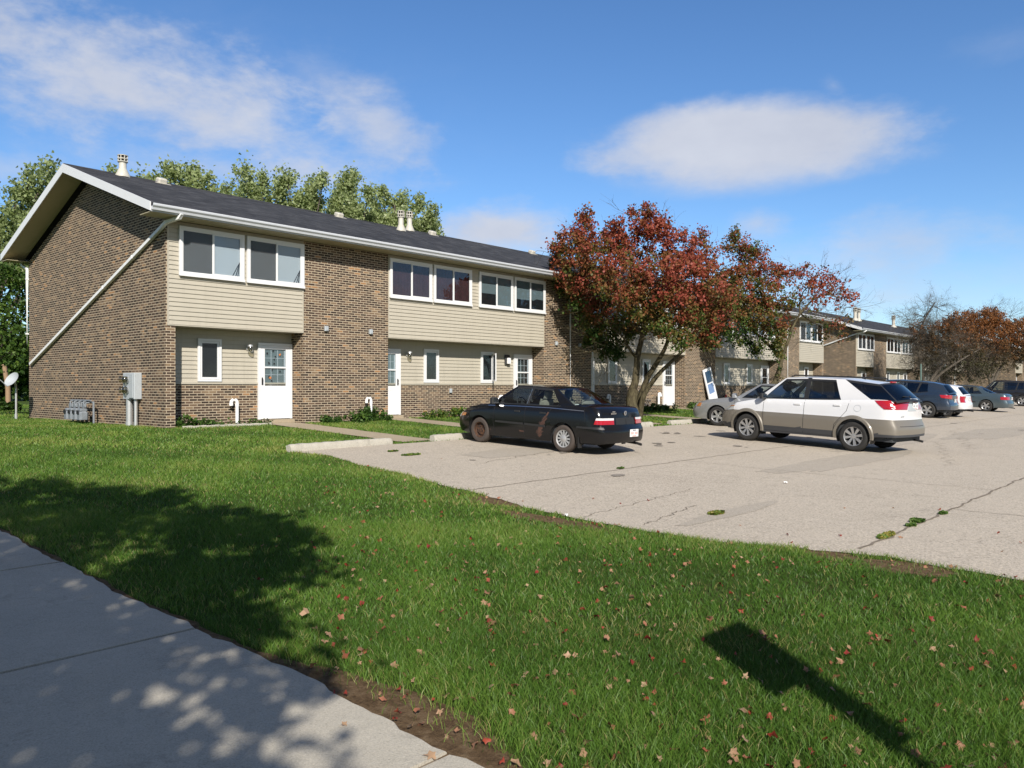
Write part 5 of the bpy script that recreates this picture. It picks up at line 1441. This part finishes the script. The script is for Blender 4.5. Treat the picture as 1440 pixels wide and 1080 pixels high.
back_tree(43, 365, 22, crownset([(352,236,34,100),(375,240,28,90),(335,268,22,60),(392,262,24,80),(360,262,30,80)], rg), 'narrow poplar top third from the left above the roof', sq=TALL)
back_tree(44, 430, 22, crownset([(412,240,34,110),(432,250,30,90),(452,244,26,90),(398,256,26,80),(440,268,32,80)], rg), 'poplar top above the middle of the roof left of the tallest one', sq=TALL)
back_tree(45, 495, 22, crownset([(482,240,34,110),(502,238,30,110),(470,256,30,90),(518,262,26,80),(492,262,36,90)], rg), 'tallest poplar top above the middle of the roof', sq=TALL)
back_tree(46, 555, 22, crownset([(535,262,30,90),(560,276,30,70),(582,276,28,70),(548,284,32,60),(603,290,26,60),(596,302,26,50),(525,280,26,70)], rg), 'rightmost poplar top behind the pair of roof flues', sq=TALL)
back_tree(47, -25, 15, [(70,250,26,0),(45,262,24,0),(88,262,20,1),(25,290,28,0),(60,290,30,1),(8,315,24,0),(40,325,34,0),(-10,345,34,0),(30,365,34,-.5),(5,385,26,0),(100,290,24,2)], 'tall silver green tree behind the left end of the building', m='poplar', dens=60, size=.13, clump=.26, tb=-.15, name='broadleaf_tree')
back_tree(48, -30, 13, [(10,400,30,0),(30,430,24,0),(0,440,30,0),(22,470,26,-.4),(-5,480,28,0),(38,492,16,-.3),(15,505,18,-.3),(38,400,14,0),(45,440,10,.5)], 'dense dark green tree below the tall one at the left edge', m='green', dens=70, size=.11, clump=.22, tb=-.05, name='broadleaf_tree', group='trees at the left end of the building')
# far background growth closing the view at both sides
def hedge_far(seed, cx, cy, w, d, h, label, m='green', n=26):
    T = Tree(seed); r = random.Random(seed); base = Vector((cx, cy, G(cy)))
    tf = lambda C, ct, rn: np.clip(.35+.3*(ct-.5)+.4*(rn-.5), .02, .98)
    lobes = []
    for k in range(n):
        x = cx+r.uniform(-w, w); y = cy+r.uniform(-d, d); hh = h*r.uniform(.55, 1)
        lobes.append(((x, y, hh*.55), (w*.30, w*.30, hh*.5)))
    T.foliage(lobes, 12, .40, .7, 22, tf)
    T.limb([base, base+Vector((0,0,h*.5))], .25, .1, 6, T.trunk)
    T.finish('broadleaf_tree', label, M[m], M['bark_grey'], tuple(base), 'distant trees')
hedge_far(51, -14, 42, 9, 3, 5.5, 'far dark trees seen low at the left edge behind the wooden post')
hedge_far(52, 2, 48, 8, 3, 5.0, 'far dark tree clump behind the left corner of the building')
hedge_far(54, 150, -12, 8, 14, 7, 'distant tree mass at the far end of the parking lot')
hedge_far(55, 160, 20, 10, 14, 8, 'distant tree mass beyond the farthest apartment row')
# --- shadow-casting street tree behind the camera (its shade lies on the walk and lawn)
el = math.atan(.66); AZ = Vector((.60,.80,0))
def over(s, t, h): return Vector((s, t, G(t)+h))-AZ*(h/.66)
TS = Tree(61); rr = random.Random(8); lobs = []
edge = [(-6.4,-6.4,6.2,.9),(-5.8,-7.7,6.0,.8),(-5.3,-8.7,6,.8),(-5.0,-9.7,5.6,.7),(-5.15,-10.8,5.2,.7),(-4.95,-11.8,5.2,.5),(-5.5,-12.7,4.8,.6),(-5.9,-13.6,4.6,.6),(-6.5,-14.4,4.5,.6),
        (-7.5,-7.5,6.5,1.1),(-7.2,-9.2,6.4,1.1),(-6.8,-11.0,6.0,1.1),(-7.3,-12.8,5.6,1.0),(-8.6,-9.0,6.6,1.1),(-8.8,-11.2,6.3,1.2),(-8.9,-13.4,5.7,1.1),(-7.8,-14.9,5.2,.8),(-9.6,-15.6,5.0,1.2),(-7.4,-16.1,4.6,.42),(-8.4,-17.0,4.6,.8),(-10.5,-12.5,6,1.3),(-6.7,-15.5,4.6,.35),(-4.45,-11.3,5.4,.55),(-4.5,-9.3,5.7,.5),(-4.6,-12.3,5.2,.4),(-5.1,-13.4,4.9,.4),(-8.0,-13.6,5.5,1.0),(-7.0,-14.0,5,.6),(-7.2,-15.2,5.2,.55),(-8.1,-15.9,5.4,.7),(-7.6,-16.9,5.2,.45),(-8.9,-14.6,5.8,.8),(-7.0,-12.0,5.6,.7),(-9.2,-16.8,5.4,.7)]
for (s, t, h, r_) in edge: lobs.append((tuple(over(s, t, h)), (r_, r_, r_*.75)))
TS.foliage(lobs, 88, .135, .24, 22, lambda C, ct, rn: np.clip(.3+.3*ct+.2*rn, 0, 1))
ctr = sum((Vector(l[0]) for l in lobs), Vector())/len(lobs); foot = Vector((ctr.x-1.0, ctr.y-1.2, G(-20)))
TS.limb([foot+Vector((0,0,-.1)), foot+Vector((.1,.1,1.6)), foot+Vector((.3,.4,3.2)), Vector((ctr.x,ctr.y,5.2))], .22, .08, 10, TS.trunk)
for l in lobs: TS.limb([foot+Vector((.2,.3,2.6)), (foot+Vector(l[0]))/2+Vector((0,0,1.2)), Vector(l[0])], .07, .015, 5)
TS.finish('street_tree', 'street tree behind the camera whose dappled shade falls on the walk', M['green'], M['bark_grey'], tuple(foot))
# --- road sign whose shadow falls on the lawn
stip = (-4.0,-16.84); H = 2.3
top = Vector((*stip, G(-16.9)))-AZ*(H/.66)
o = empty('road_sign', (top.x+.02, top.y, G(top.y)), R(-3), 'road sign on a post whose shadow falls across the lawn', 'road sign')
zb_ = H+G(-16.9)-G(top.y)
mb = MB(); mb.rbox(-.28,.27,-.012,.006,zb_-.60,zb_+.05,.004,0,Matrix.Translation((0,-.03,0))); mb.rbox(-.04,.22,-.010,.006,zb_-1.15,zb_-.55,.004,0,Matrix.Translation((.02,-.03,0))); mb.build('sign_plate', M['alum'], o)
mb = MB(); mb.box(.04,.11,-.02,.02,-.2,zb_); mb.build('post', M['greymetal'], o)
# ------------------------------------------------------------------ plants at the wall
def plant_clump(s, t, w, d, h, n, size, seed, label, m='weed', tb=0, name='weed_clump', flat=False):
    T = Tree(seed); lob_ = []; r = random.Random(seed)
    for k in range(n):
        x = s+r.uniform(-w, w); y = t+r.uniform(-d, d); hh = h*r.uniform(.5, 1.0)
        lob_.append(((x, y, G(y)+hh*.45), (.16+.1*r.random(), .10+.05*r.random(), hh*.5)))
    T.foliage(lob_, 260, size, .07, 12, lambda C, ct, rn: np.clip(.45+.3*(ct-.5)+.5*(rn-.5)+tb, 0, 1), up=.8)
    for k in range(n*2):
        x = s+r.uniform(-w, w); y = t+r.uniform(-d, d); T.wood.tube([(x,y,G(y)-.02),(x+r.uniform(-.04,.04),y,G(y)+h*.7)], .004, 3)
    base = (s, t, G(t)); root = empty(name, base, 0, label, 'weeds', 'plants along the wall')
    np_mesh('leaves', np.concatenate(T.V)-np.array(base), np.concatenate(T.Q), M[m], np.concatenate(T.T), root)
    T.wood.build('stems', M[m], root, None, Matrix.Translation(-Vector(base)))
plant_clump(.65,.15,.42,.16,.34,9,.075,71,'leafy green weed clump at the left corner of the nearest recess')
plant_clump(1.6,.28,.6,.12,.16,9,.055,72,'low weeds along the concrete edging under the small window')
plant_clump(2.5,.10,.22,.10,.20,5,.06,73,'small weeds at the foot of the nearest white door')
plant_clump(5.4,-.28,1.25,.20,.30,22,.075,74,'ivy bed spreading along the foot of the brick pier')
plant_clump(6.12,-.16,.22,.08,.62,6,.065,75,'taller ivy climbing round the hooked vent pipe on the brick pier')
plant_clump(9.1,.10,.75,.18,.30,14,.06,76,'yellowing weeds along the wall right of the second door',tb=.25)
plant_clump(10.25,.05,.28,.12,.42,8,.085,77,'bright yellow green weed against the low brick wall',tb=.30)
plant_clump(12.0,.12,.42,.14,.40,9,.08,78,'weeds behind the black car hood',tb=.15)
plant_clump(21.5,-.6,1.6,.5,.34,22,.09,79,'shaded ground plants beneath the maple')
plant_clump(25.9,-.45,1.5,.35,.36,18,.09,80,'green plants at the foot of the shaded brick pier')
plant_clump(32.0,.1,3.0,.3,.75,30,.09,81,'leafless bushy shrub row along the wall behind the silver sedan','rust_leaf',-.15,'shrub')
# weeds growing in the pavement
def weed_patch(s, t, rx, ry, n, seed, label, tb=0):
    rg = np.random.default_rng(seed); a = rg.random(n)*6.283; r = np.sqrt(rg.random(n))
    C = np.stack([s+rx*r*np.cos(a), t+ry*r*np.sin(a), np.full(n, G(t)+.025)+rg.random(n)*.008], 1)
    V, Q, Tt = leaves_at(rg, C, .045, np.clip(.5+tb+.5*(rg.random(n)-.5), 0, 1), .6)
    base = np.array((s, t, G(t)+.012)); o = np_mesh('weed_patch', V-base, Q, M['weed'], Tt); o.location = tuple(base)
    tag(o, label, 'weeds', 'weeds growing in the pavement')
def gpx(px, py):
    z = -1.3
    for i in range(80):
        Y = F*(-z)/(py-544); X = (px-720)/F*Y; s = CAM.x+CA*X+CB*Y; t = CAM.y-CB*X+CA*Y
        z = .6*z+.4*(G(t)-1.03)
    return s, t
for (px, py, rx, ry, n, tb, lb) in [(1290,735,.14,.07,160,.1,'green weed tuft in the long pavement crack'),(1281,741,.10,.045,90,.15,'smaller green tuft touching the left of the crack tuft'),(1246,756,.22,.05,200,.45,'dry brown weed strip in the near end of the pavement crack'),
        (1326,724,.10,.04,90,.1,'tiny green tuft farther along the pavement crack'),(1007,724,.16,.07,200,.42,'brown dry weed spot in the middle of the open pavement'),(553,636,.13,.05,90,.3,'left weed spot near the long parking stop'),(578,641,.22,.09,200,.25,'right, larger weed spot near the long parking stop'),(873,660,.09,.04,60,.2,'tiny weed spot in the joint right of the black car')]:
    s, t = gpx(px, py); weed_patch(s, t, rx, ry, n, int(px), lb, tb)
# ------------------------------------------------------------------ grass
def in_walk(s, t): return (s > -8.65) & (s < -6.42+np.maximum(.0, np.vectorize(soil_w)(t)))
LOTL = np.vectorize(lot_left)
SOILS = [(-1.05,-17.2,.26,.4),(-1.05,-16.5,.2,.26),(-1.15,-12.2,.3,.45),(-1.65,-13.5,.15,.8)]
def lawn_ok(s, t):
    ok = ~((s > LOTL(t)+.02) & (t < -5.78))
    ok &= ~((s > -8.62) & (s < -6.40))
    for a in (2.75, 6.95, 13.3, 17.45, 23.9, 28.0): ok &= ~((s > a-.03) & (s < a+1.03) & (t > -5.5))
    ok &= ~((t > -.02) & (s > -.12) & (s < 42.4) & (t < 10.0) & ~((t < .5) & (((s > .2) & (s < 2.7)) | ((s > 8) & (s < 13.2)) | ((s > 18.6) & (s < 23.7)))))
    for (cx, cy, L_) in ((1.0,-5.72,2.65),(4.7,-5.62,2.3),(11.9,-5.62,2.2),(15.4,-5.58,2.4)): ok &= ~((abs(s-cx) < L_/2) & (abs(t-cy) < .13))
    return ok
def grass(Y0, Y1, dens, h, w, seed, xl=-.72, xr=.72):
    rg = np.random.default_rng(seed); area = (Y1**2-Y0**2)/2*(xr-xl); n = int(area*dens)
    Y = np.sqrt(Y0**2+(Y1**2-Y0**2)*rg.random(n)); X = (xl+(xr-xl)*rg.random(n))*Y
    s = CAM.x+CA*X+CB*Y; t = CAM.y-CB*X+CA*Y
    ok = lawn_ok(s, t)
    # thinner next to the walk and in the bare patches
    d = s+6.42; sw = np.maximum(.03, np.vectorize(soil_w)(t)); ok &= ~((d > 0) & (d < sw) & (rg.random(n) > (d/sw)**2*.35))
    for (cx, cy, rx, ry) in SOILS:
        q = ((s-cx)/rx)**2+((t-cy)/ry)**2; ok &= ~((q < 1) & (rg.random(n) > .12))
    patch = np.sin(s*.9+1.3)*np.sin(t*1.1+.4)+.6*np.sin(s*2.3+t*1.7)+.4*np.sin(s*5.1-t*4.3)
    ok &= rg.random(n) < np.clip(.85+.15*patch, .35, 1)
    s, t, patch = s[ok], t[ok], patch[ok]; n = len(s)
    g = np.where(t > 0, 0, np.where(t > -13, .041*t, np.maximum(-.533+.025*(t+13), -.70)))
    wall = (t > -.6)
    hh = h*(.55+.75*rg.random(n))*(1+.16*patch)
    a = rg.random(n)*6.283; lean = hh*(.25+.75*rg.random(n)); b = a+rg.normal(size=n)*.8
    dx, dy = np.cos(a), np.sin(a); lx, ly = np.cos(b)*lean, np.sin(b)*lean
    ww = w*(.6+.8*rg.random(n))
    B = np.stack([s, t, g-.004], 1); S_ = np.stack([dx*ww/2, dy*ww/2, 0*ww], 1)
    Mi = B+np.stack([lx*.35, ly*.35, hh*.60], 1); Ti = B+np.stack([lx, ly, hh], 1)
    V = np.stack([B-S_, B+S_, Mi+S_*.8, Mi-S_*.8, Ti+S_*.15, Ti-S_*.15], 1).reshape(-1,3)
    base = np.arange(n)*6
    Q = np.concatenate([np.stack([base, base+1, base+2, base+3], 1), np.stack([base+3, base+2, base+4, base+5], 1)])
    rn = rg.random(n); edge = np.exp(-np.abs(s-LOTL(t))*2.2)*(t < -5)+np.exp(-np.abs(s+6.42)*3)*.8
    tt = np.clip(.36+.42*(rn-.5)+.15*patch+.17*np.clip((t+14)/9, -.6, 1.2)+.22*edge*rg.random(n)*2, 0, .93)
    dry = np.clip(np.sin(s*1.3+.7)*np.sin(t*.8+2.1)+.5*np.sin(s*3.1+t*2.2+1), 0, 2)**2
    tt = np.where(rg.random(n) < .045+.10*edge+.07*dry, .96+.04*rg.random(n), tt)
    return V, Q, np.repeat(tt, 6)
Vs, Qs, Ts, o_ = [], [], [], 0
for args in ((3.0, 5.5, 9500, .052, .0036, 1), (5.5, 9, 4600, .050, .0055, 2), (9, 15, 1900, .048, .009, 3), (15, 25, 700, .048, .016, 4), (25, 45, 170, .05, .032, 5)):
    V, Q, T = grass(*args); Vs.append(V); Qs.append(Q+o_); Ts.append(T); o_ += len(V)
tag(np_mesh('grass', np.concatenate(Vs), np.concatenate(Qs), M['grass'], np.concatenate(Ts)), 'green lawn grass around the walk, lot and building', 'grass', None, 'stuff')
# fallen leaves
def fallen(n, seed):
    rg = np.random.default_rng(seed); V = []; Q = []; T = []; o = 0; r = random.Random(seed); c = 0
    while c < n:
        k = r.random()
        if k < .80: Y = 3.2+9*r.random()**1.6; X = r.uniform(-.25,.70)*Y
        elif k < .9: Y = 3.2+5*r.random(); X = r.uniform(-.35,-.02)*Y
        else: Y = 6+18*r.random(); X = r.uniform(-.3,.3)*Y
        s = CAM.x+CA*X+CB*Y; t = CAM.y-CB*X+CA*Y
        if -8.6 < s < -6.42 and r.random() < .97: continue
        onlot = s > lot_left(t) and t < -5.8
        if onlot and r.random() < .93: continue
        if s > -1 and t > -5.8: continue
        z = G(t)+(.02 if onlot else r.uniform(.012,.042)); size = r.uniform(.030,.068)
        a0 = r.uniform(0, 6.28); tilt = Vector((r.uniform(-1.1,1.1), r.uniform(-1.1,1.1), 1)).normalized()
        qm = tilt.to_track_quat('Z', 'Y').to_matrix(); tv = r.random() if r.random() < .6 else r.uniform(.5,.9)
        m = 11; vs = [Vector((0,0,.004))]
        for i in range(m):
            w = 2*math.pi*i/m; rr_ = size*.5*(1.0 if i % 2 == 0 else .58)*(1-.25*math.cos(w))*r.uniform(.7,1.2)
            vs.append(Vector((rr_*math.cos(w), rr_*math.sin(w)*.85, size*.14*math.sin(w*2+tv*6)+size*.10*abs(math.cos(w)))))
        R2 = Matrix.Rotation(a0, 3, 'Z')
        for v in vs: q = qm @ (R2 @ v); V.append((s+q.x, t+q.y, z+q.z)); T.append(min(.99, max(0, tv)))
        for i in range(m): Q.append((o, o+1+i, o+1+(i+1) % m))
        o += m+1; c += 1
    return V, Q, T
V, Q, T = fallen(820, 9)
tag(np_mesh('fallen_leaves', V, None, M['fallen'], T, None, tris=Q), 'red and tan fallen leaves scattered over the lawn', 'leaves', None, 'stuff')
# litter
for (px, py, c, sz, lb) in [(1105,681,'pvc',.10,'small white scrap of litter on the open pavement'),(407,633,'pvc',.14,'white scrap on the lawn left of the long parking stop'),(1072,603,'pvc',.30,'flat white scrap on the pavement by the silver sedan wheel'),(797,728,'pvc',.06,'tiny white scrap at the lawn edge of the pavement')]:
    s, t = gpx(px, py); mb = MB(); n = 9; r = random.Random(int(px)); vs = [(0,0,.03)]
    for i in range(n): w = 2*math.pi*i/n; vs.append((sz*r.uniform(.35,.6)*math.cos(w), sz*r.uniform(.2,.4)*math.sin(w), r.uniform(0,.035)))
    mb.add(vs, [(0,i+1,(i+1)%n+1) for i in range(n)]); o = mb.build('litter', M[c]); o.location = (s, t, G(t)+(.018 if px > 420 else .06)); tag(o, lb, 'litter', 'scraps of litter')
s, t = gpx(426,877)
V, Q, Tt = leaves_at(np.random.default_rng(3), np.array([(0,0,0.0),(.03,.01,.01)]), .055, np.array([.85,.9]), 1.0)
o = np_mesh('curled_leaf', V, Q, M['fallen'], Tt); o.location = (s, t, G(t)+.07); tag(o, 'pale curled leaf lying at the edge of the tree shadow', 'leaf')
# ------------------------------------------------------------------ small objects
# satellite dish
o = empty('satellite_dish', (-.75, 9.0, 0), 0, 'grey satellite dish on a short pole at the left corner of the building', 'satellite dish')
mb = MB(); mb.tube([(0,0,-.1),(0,0,1.0)], .030, 10); mb.tube([(0,0,-.1),(0,0,.18)], .045, 10); mb.build('pole', M['alum'], o, 40)
Dm = Matrix.Translation((-.10,-.15,1.22)) @ Matrix.Rotation(R(195),4,'Z') @ Matrix.Rotation(R(60),4,'Y')
mb = MB(); prof = [(0,0)]+[(.29*k/8, .10*(k/8)**2) for k in range(1,9)]; prof2 = [(.29*k/8, .10*(k/8)**2-.008) for k in range(8,0,-1)]
mb.lathe(prof[1:]+prof2, 32, 0, Dm @ Matrix.Scale(.85,4,(1,0,0))); mb.lathe([(.29/8,.0015),(0,0)], 32, 0, Dm); di = mb.build('dish', M['greymetal'], o, 50)
mb = MB(); arm0 = Dm @ Vector((.26,0,.07)); arm1 = Dm @ Vector((.16,0,.52)); mb.tube([Dm @ Vector((0,0,-.02)), Vector((0,0,.98))], .03, 8); mb.tube([arm0, arm1], .012, 6); mb.build('arm', M['greymetal'], o)
mb = MB(); mb.tube([arm1, arm1+(arm1-arm0).normalized()*.02, arm1+Vector((0,0,.08))], .04, 10); mb.build('feed_horn', M['alum'], o, 40)
# wooden post with lean
s, t = 2.3, 20.4
mb = MB(); mb.tube([(0,0,-.1),(-.02,0,1.0),(-.16,0,1.95)], [.11,.10,.09], 10); mb.lathe([(.12,0),(.05,.05)],10,0,Matrix.Translation((-.16,0,1.94)))
o = mb.build('wooden_post', M['wood'], None, 50); o.location = tuple(at(12, 578, 34)); o.location.z = 0; tag(o, 'leaning weathered wooden post behind the satellite dish', 'post')
plant_clump(o.location.x-.1, o.location.y-.6, .35, .3, .5, 10, .14, 91, 'dark little bush at the foot of the wooden post', 'green', -.1, 'bush')
# storm door leaning on the pier
def leaning_door():
    zt0 = G(-.3); o = empty('storm_door', (27.35, -.32, zt0), 0, 'old white storm door leaning askew against the right end of the shaded brick pier', 'door')
    Mx = Matrix.Rotation(R(-13), 4, 'Y') @ Matrix.Rotation(R(-7), 4, 'X')
    w, h = .82, 2.02; mb = MB()
    mb.box(-w/2,-w/2+.13,-.02,.02,0,h,0,Mx); mb.box(w/2-.13,w/2,-.02,.02,0,h,0,Mx); mb.box(-w/2+.13,w/2-.13,-.02,.02,0,.75,0,Mx); mb.box(-w/2+.13,w/2-.13,-.02,.02,h-.14,h,0,Mx); mb.box(-w/2+.13,w/2-.13,-.02,.02,1.24,1.30,0,Mx)
    mb.build('frame', M['doorpaint'], o)
    g = MB(); g.box(-w/2+.131,w/2-.131,-.004,.004,.751,1.239,0,Mx); g.build('pane', simple('milky_blue_pane', (.16,.24,.42), .15), o)
    g = MB(); g.box(-w/2+.131,w/2-.131,-.004,.004,1.301,h-.141,0,Mx); g.build('pane', M['carglass'], o)
    g = MB(); g.box(-w/2+.131,w/2-.131,.008,.014,1.301,h-.141,0,Mx); g.build('backing', M['curtain_red'], o)
leaning_door()
M['red'] = simple('faded_red_plastic', (.50,.055,.04), .5)
def lathe_obj(name, prof, m, loc, label, cat, n=20):
    mb = MB(); mb.lathe(prof, n); o = mb.build(name, m, None, 40); o.location = loc; tag(o, label, cat); return o
lathe_obj('traffic_cone', [(.19,0),(.19,.03),(.15,.035),(.13,.05),(.035,.62),(.03,.63),(0,.63)], M['red'], (29.3,.1,0), 'red cone standing at the wall right of the leaning storm door', 'cone')
lathe_obj('plant_tub', [(.22,0),(.32,.42),(.34,.44),(.34,.48),(.29,.48),(.27,.40),(0,.38)], simple('dark_green_tub', (.035,.07,.065), .5), (31.0,.05,0), 'dark green tub by the wall, right of the red cone', 'tub')
lathe_obj('plant_tub', [(.14,0),(.20,.30),(.22,.31),(.22,.34),(.18,.34),(0,.30)], simple('dark_tub', (.03,.03,.035), .5), (28.5,.15,0), 'small dark tub between the leaning door and the red cone', 'tub')
# folded blue lawn chair in the shade
o = empty('folding_chair', (21.6,.1,0), R(20), 'dark blue folding chair in the shade under the maple', 'chair')
mb = MB()
for y in (-.24,.24):
    mb.tube([(y,-.28,0),(y,.10,.50),(y,.22,.85)], .013, 6); mb.tube([(y,.25,0),(y,-.22,.45)], .013, 6)
mb.build('frame', M['alum'], o, 50)
mb = MB(); mb.rbox(-.24,.24,-.22,.20,.42,.45,.01); mb.build('seat', simple('blue_canvas', (.035,.08,.17), .8), o)
mb = MB(); mb.rbox(-.24,.24,0,.02,0,.40,.01,0,Matrix.Translation((0,.12,.48)) @ Matrix.Rotation(R(-14),4,'X')); mb.build('backrest', bpy.data.materials['blue_canvas'], o)
# thin lamp post far right
p = at(1295, 552, 46); mb = MB(); mb.tube([(0,0,0),(0,0,2.6)], .045, 8); mb.lathe([(.08,0),(.08,.12),(.05,.14)], 8); o = mb.build('sign_post', simple('green_post_paint', (.10,.16,.14), .5), None, 40)
o.location = (p.x, p.y, G(p.y)); tag(o, 'thin dark green post in front of the bare tree at the right', 'post')
# ------------------------------------------------------------------ world, sun, camera
w = bpy.data.worlds.new('World'); scene.world = w; w.use_nodes = True; t = NT(w.node_tree)
bg = w.node_tree.nodes['Background']
sky = t.new('ShaderNodeTexSky', sky_type='NISHITA'); sky.sun_disc = False
sky.sun_elevation = el; sky.sun_rotation = math.atan2(-AZ.x, -AZ.y)
sky.air_density = 1.0; sky.dust_density = .35; sky.ozone_density = 1.6; sky.altitude = 250
dr = t.new('ShaderNodeTexCoord').outputs['Generated']
x, y, z = t.xyz(dr)
# azimuth measured from the heading of the building's photo side, elevation from the horizon
fx_, fy_ = CB, CA
f_ = t.math('ADD', t.math('MULTIPLY', x, fx_), t.math('MULTIPLY', y, fy_)); r_ = t.math('ADD', t.math('MULTIPLY', x, CA), t.math('MULTIPLY', y, -CB))
az = t.math('ARCTAN2', r_, f_); elv = t.math('ARCSINE', z)
nv = t.comb(t.math('MULTIPLY', az, 1.0), t.math('MULTIPLY', elv, 1.9), 0)
n1 = t.noise(nv, 5.5, 7, .60, .3); n2 = t.noise(nv, 17, 5, .6); n3 = t.noise(nv, 6.0, 5, .6); n4 = t.noise(nv, 48, 4, .6)
wob = t.math('ADD', t.math('MULTIPLY', t.math('SUBTRACT', n1, .5), 2.1), t.math('ADD', t.math('MULTIPLY', t.math('SUBTRACT', n2, .5), .95), t.math('MULTIPLY', t.math('SUBTRACT', n4, .5), .45)))
def cloud(px, py, rx, ry, rot=0, soft=.9, amp=1.0, k=1.0):
    a0 = math.atan((px-720)/F); e0 = math.atan((544-py)/math.hypot(F, px-720))
    c, s_ = math.cos(R(rot)), math.sin(R(rot)); da = t.math('SUBTRACT', az, a0); de = t.math('SUBTRACT', elv, e0)
    u = t.math('DIVIDE', t.math('ADD', t.math('MULTIPLY', da, c), t.math('MULTIPLY', de, s_)), rx/F)
    v = t.math('DIVIDE', t.math('SUBTRACT', t.math('MULTIPLY', de, c), t.math('MULTIPLY', da, s_)), ry/F)
    d = t.math('SQRT', t.math('ADD', t.math('MULTIPLY', u, u), t.math('MULTIPLY', v, v)))
    q = t.math('ADD', t.math('SUBTRACT', 1.0, d), t.math('MULTIPLY', wob, amp))
    mr = t.new('ShaderNodeMapRange'); mr.interpolation_type = 'SMOOTHSTEP'; t.put(mr.inputs[0], q); mr.inputs[1].default_value = 0; mr.inputs[2].default_value = soft; mr.inputs[4].default_value = k
    return mr.outputs[0]
cl = None
for args in [(150,110,310,98,-8,1.05,.95,.92),(30,60,220,90,0,1.6,.9,.45),(330,180,300,55,-10,1.5,.9,.62),(530,175,110,62,-22,1.1,.8,.80),(455,110,90,55,-30,1.6,.9,.40),(250,140,480,170,-6,2.4,.6,.30),
             (1052,196,255,62,0,.60,.34,1.0),(1060,238,240,40,0,.9,.30,.8),(900,222,110,34,0,1.0,.5,.75),(1215,205,105,46,8,1.1,.6,.62),(960,190,90,42,0,.8,.4,.8),(705,325,150,50,0,.9,.6,1.0),(330,240,330,34,0,1.2,.7,.55),(20,240,110,30,0,1.1,.7,.45),
             (1066,315,55,24,0,1.2,.8,.6),(1285,335,150,48,0,1.2,.7,.6),(1172,120,34,20,-35,1.3,.8,.4),(1255,418,70,26,0,1.3,.7,.5),(1180,405,560,105,0,2.0,.7,.62),(1420,60,120,30,0,1.2,.8,.12)]:
    c = cloud(*args); cl = c if cl is None else t.math('SUBTRACT', t.math('ADD', cl, c), t.math('MULTIPLY', cl, c))
# unseen broken grey-white cloud added behind the camera to make shade less blue
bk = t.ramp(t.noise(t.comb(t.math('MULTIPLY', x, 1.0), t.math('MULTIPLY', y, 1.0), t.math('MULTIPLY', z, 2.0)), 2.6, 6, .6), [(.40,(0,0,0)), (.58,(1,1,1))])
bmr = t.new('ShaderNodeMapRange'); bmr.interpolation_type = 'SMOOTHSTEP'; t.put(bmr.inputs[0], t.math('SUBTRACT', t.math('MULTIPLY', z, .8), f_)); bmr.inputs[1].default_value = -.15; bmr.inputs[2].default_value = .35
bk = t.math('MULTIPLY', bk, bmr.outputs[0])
hs = t.new('ShaderNodeHueSaturation'); hs.inputs['Saturation'].default_value = 1.15; hs.inputs['Value'].default_value = 1.0; t.put(hs.inputs['Color'], sky.outputs[0])
cloudcol = t.mix(n3, (4.3,4.6,5.5), (6.3,6.5,7.1))
skyc = t.mix(1.0, hs.outputs[0], (.90,1.06,1.26), 'MULTIPLY')
colr = t.mix(t.math('MULTIPLY', cl, .92), skyc, cloudcol)
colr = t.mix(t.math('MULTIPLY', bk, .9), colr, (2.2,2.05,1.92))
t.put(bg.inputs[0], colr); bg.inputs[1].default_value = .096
sun = bpy.data.lights.new('sun', 'SUN'); sun.energy = 5.0; sun.angle = R(.53); sun.color = (1, .945, .86)
so = bpy.data.objects.new('sun', sun); COL.objects.link(so)
ldir = Vector((AZ.x*math.cos(el), AZ.y*math.cos(el), -math.sin(el))); so.rotation_euler = ldir.to_track_quat('-Z', 'Y').to_euler(); so.location = (-20,-30,30)
cam = bpy.data.cameras.new('camera'); cam.lens = 28; cam.sensor_width = 36; cam.clip_end = 3000; cam.clip_start = .05
cam.shift_y = 4/1440
co_ = bpy.data.objects.new('camera', cam); COL.objects.link(co_); co_.location = CAM
co_.rotation_euler = (R(90), 0, math.atan2(CA, CB)-R(90)); scene.camera = co_
scene.view_settings.view_transform = 'Standard'; scene.view_settings.look = 'None'; scene.view_settings.exposure = .30; scene.view_settings.gamma = 1
scene.render.engine = 'CYCLES'; scene.cycles.max_bounces = 8; scene.cycles.transparent_max_bounces = 16
scene.cycles.caustics_reflective = False; scene.cycles.caustics_refractive = False
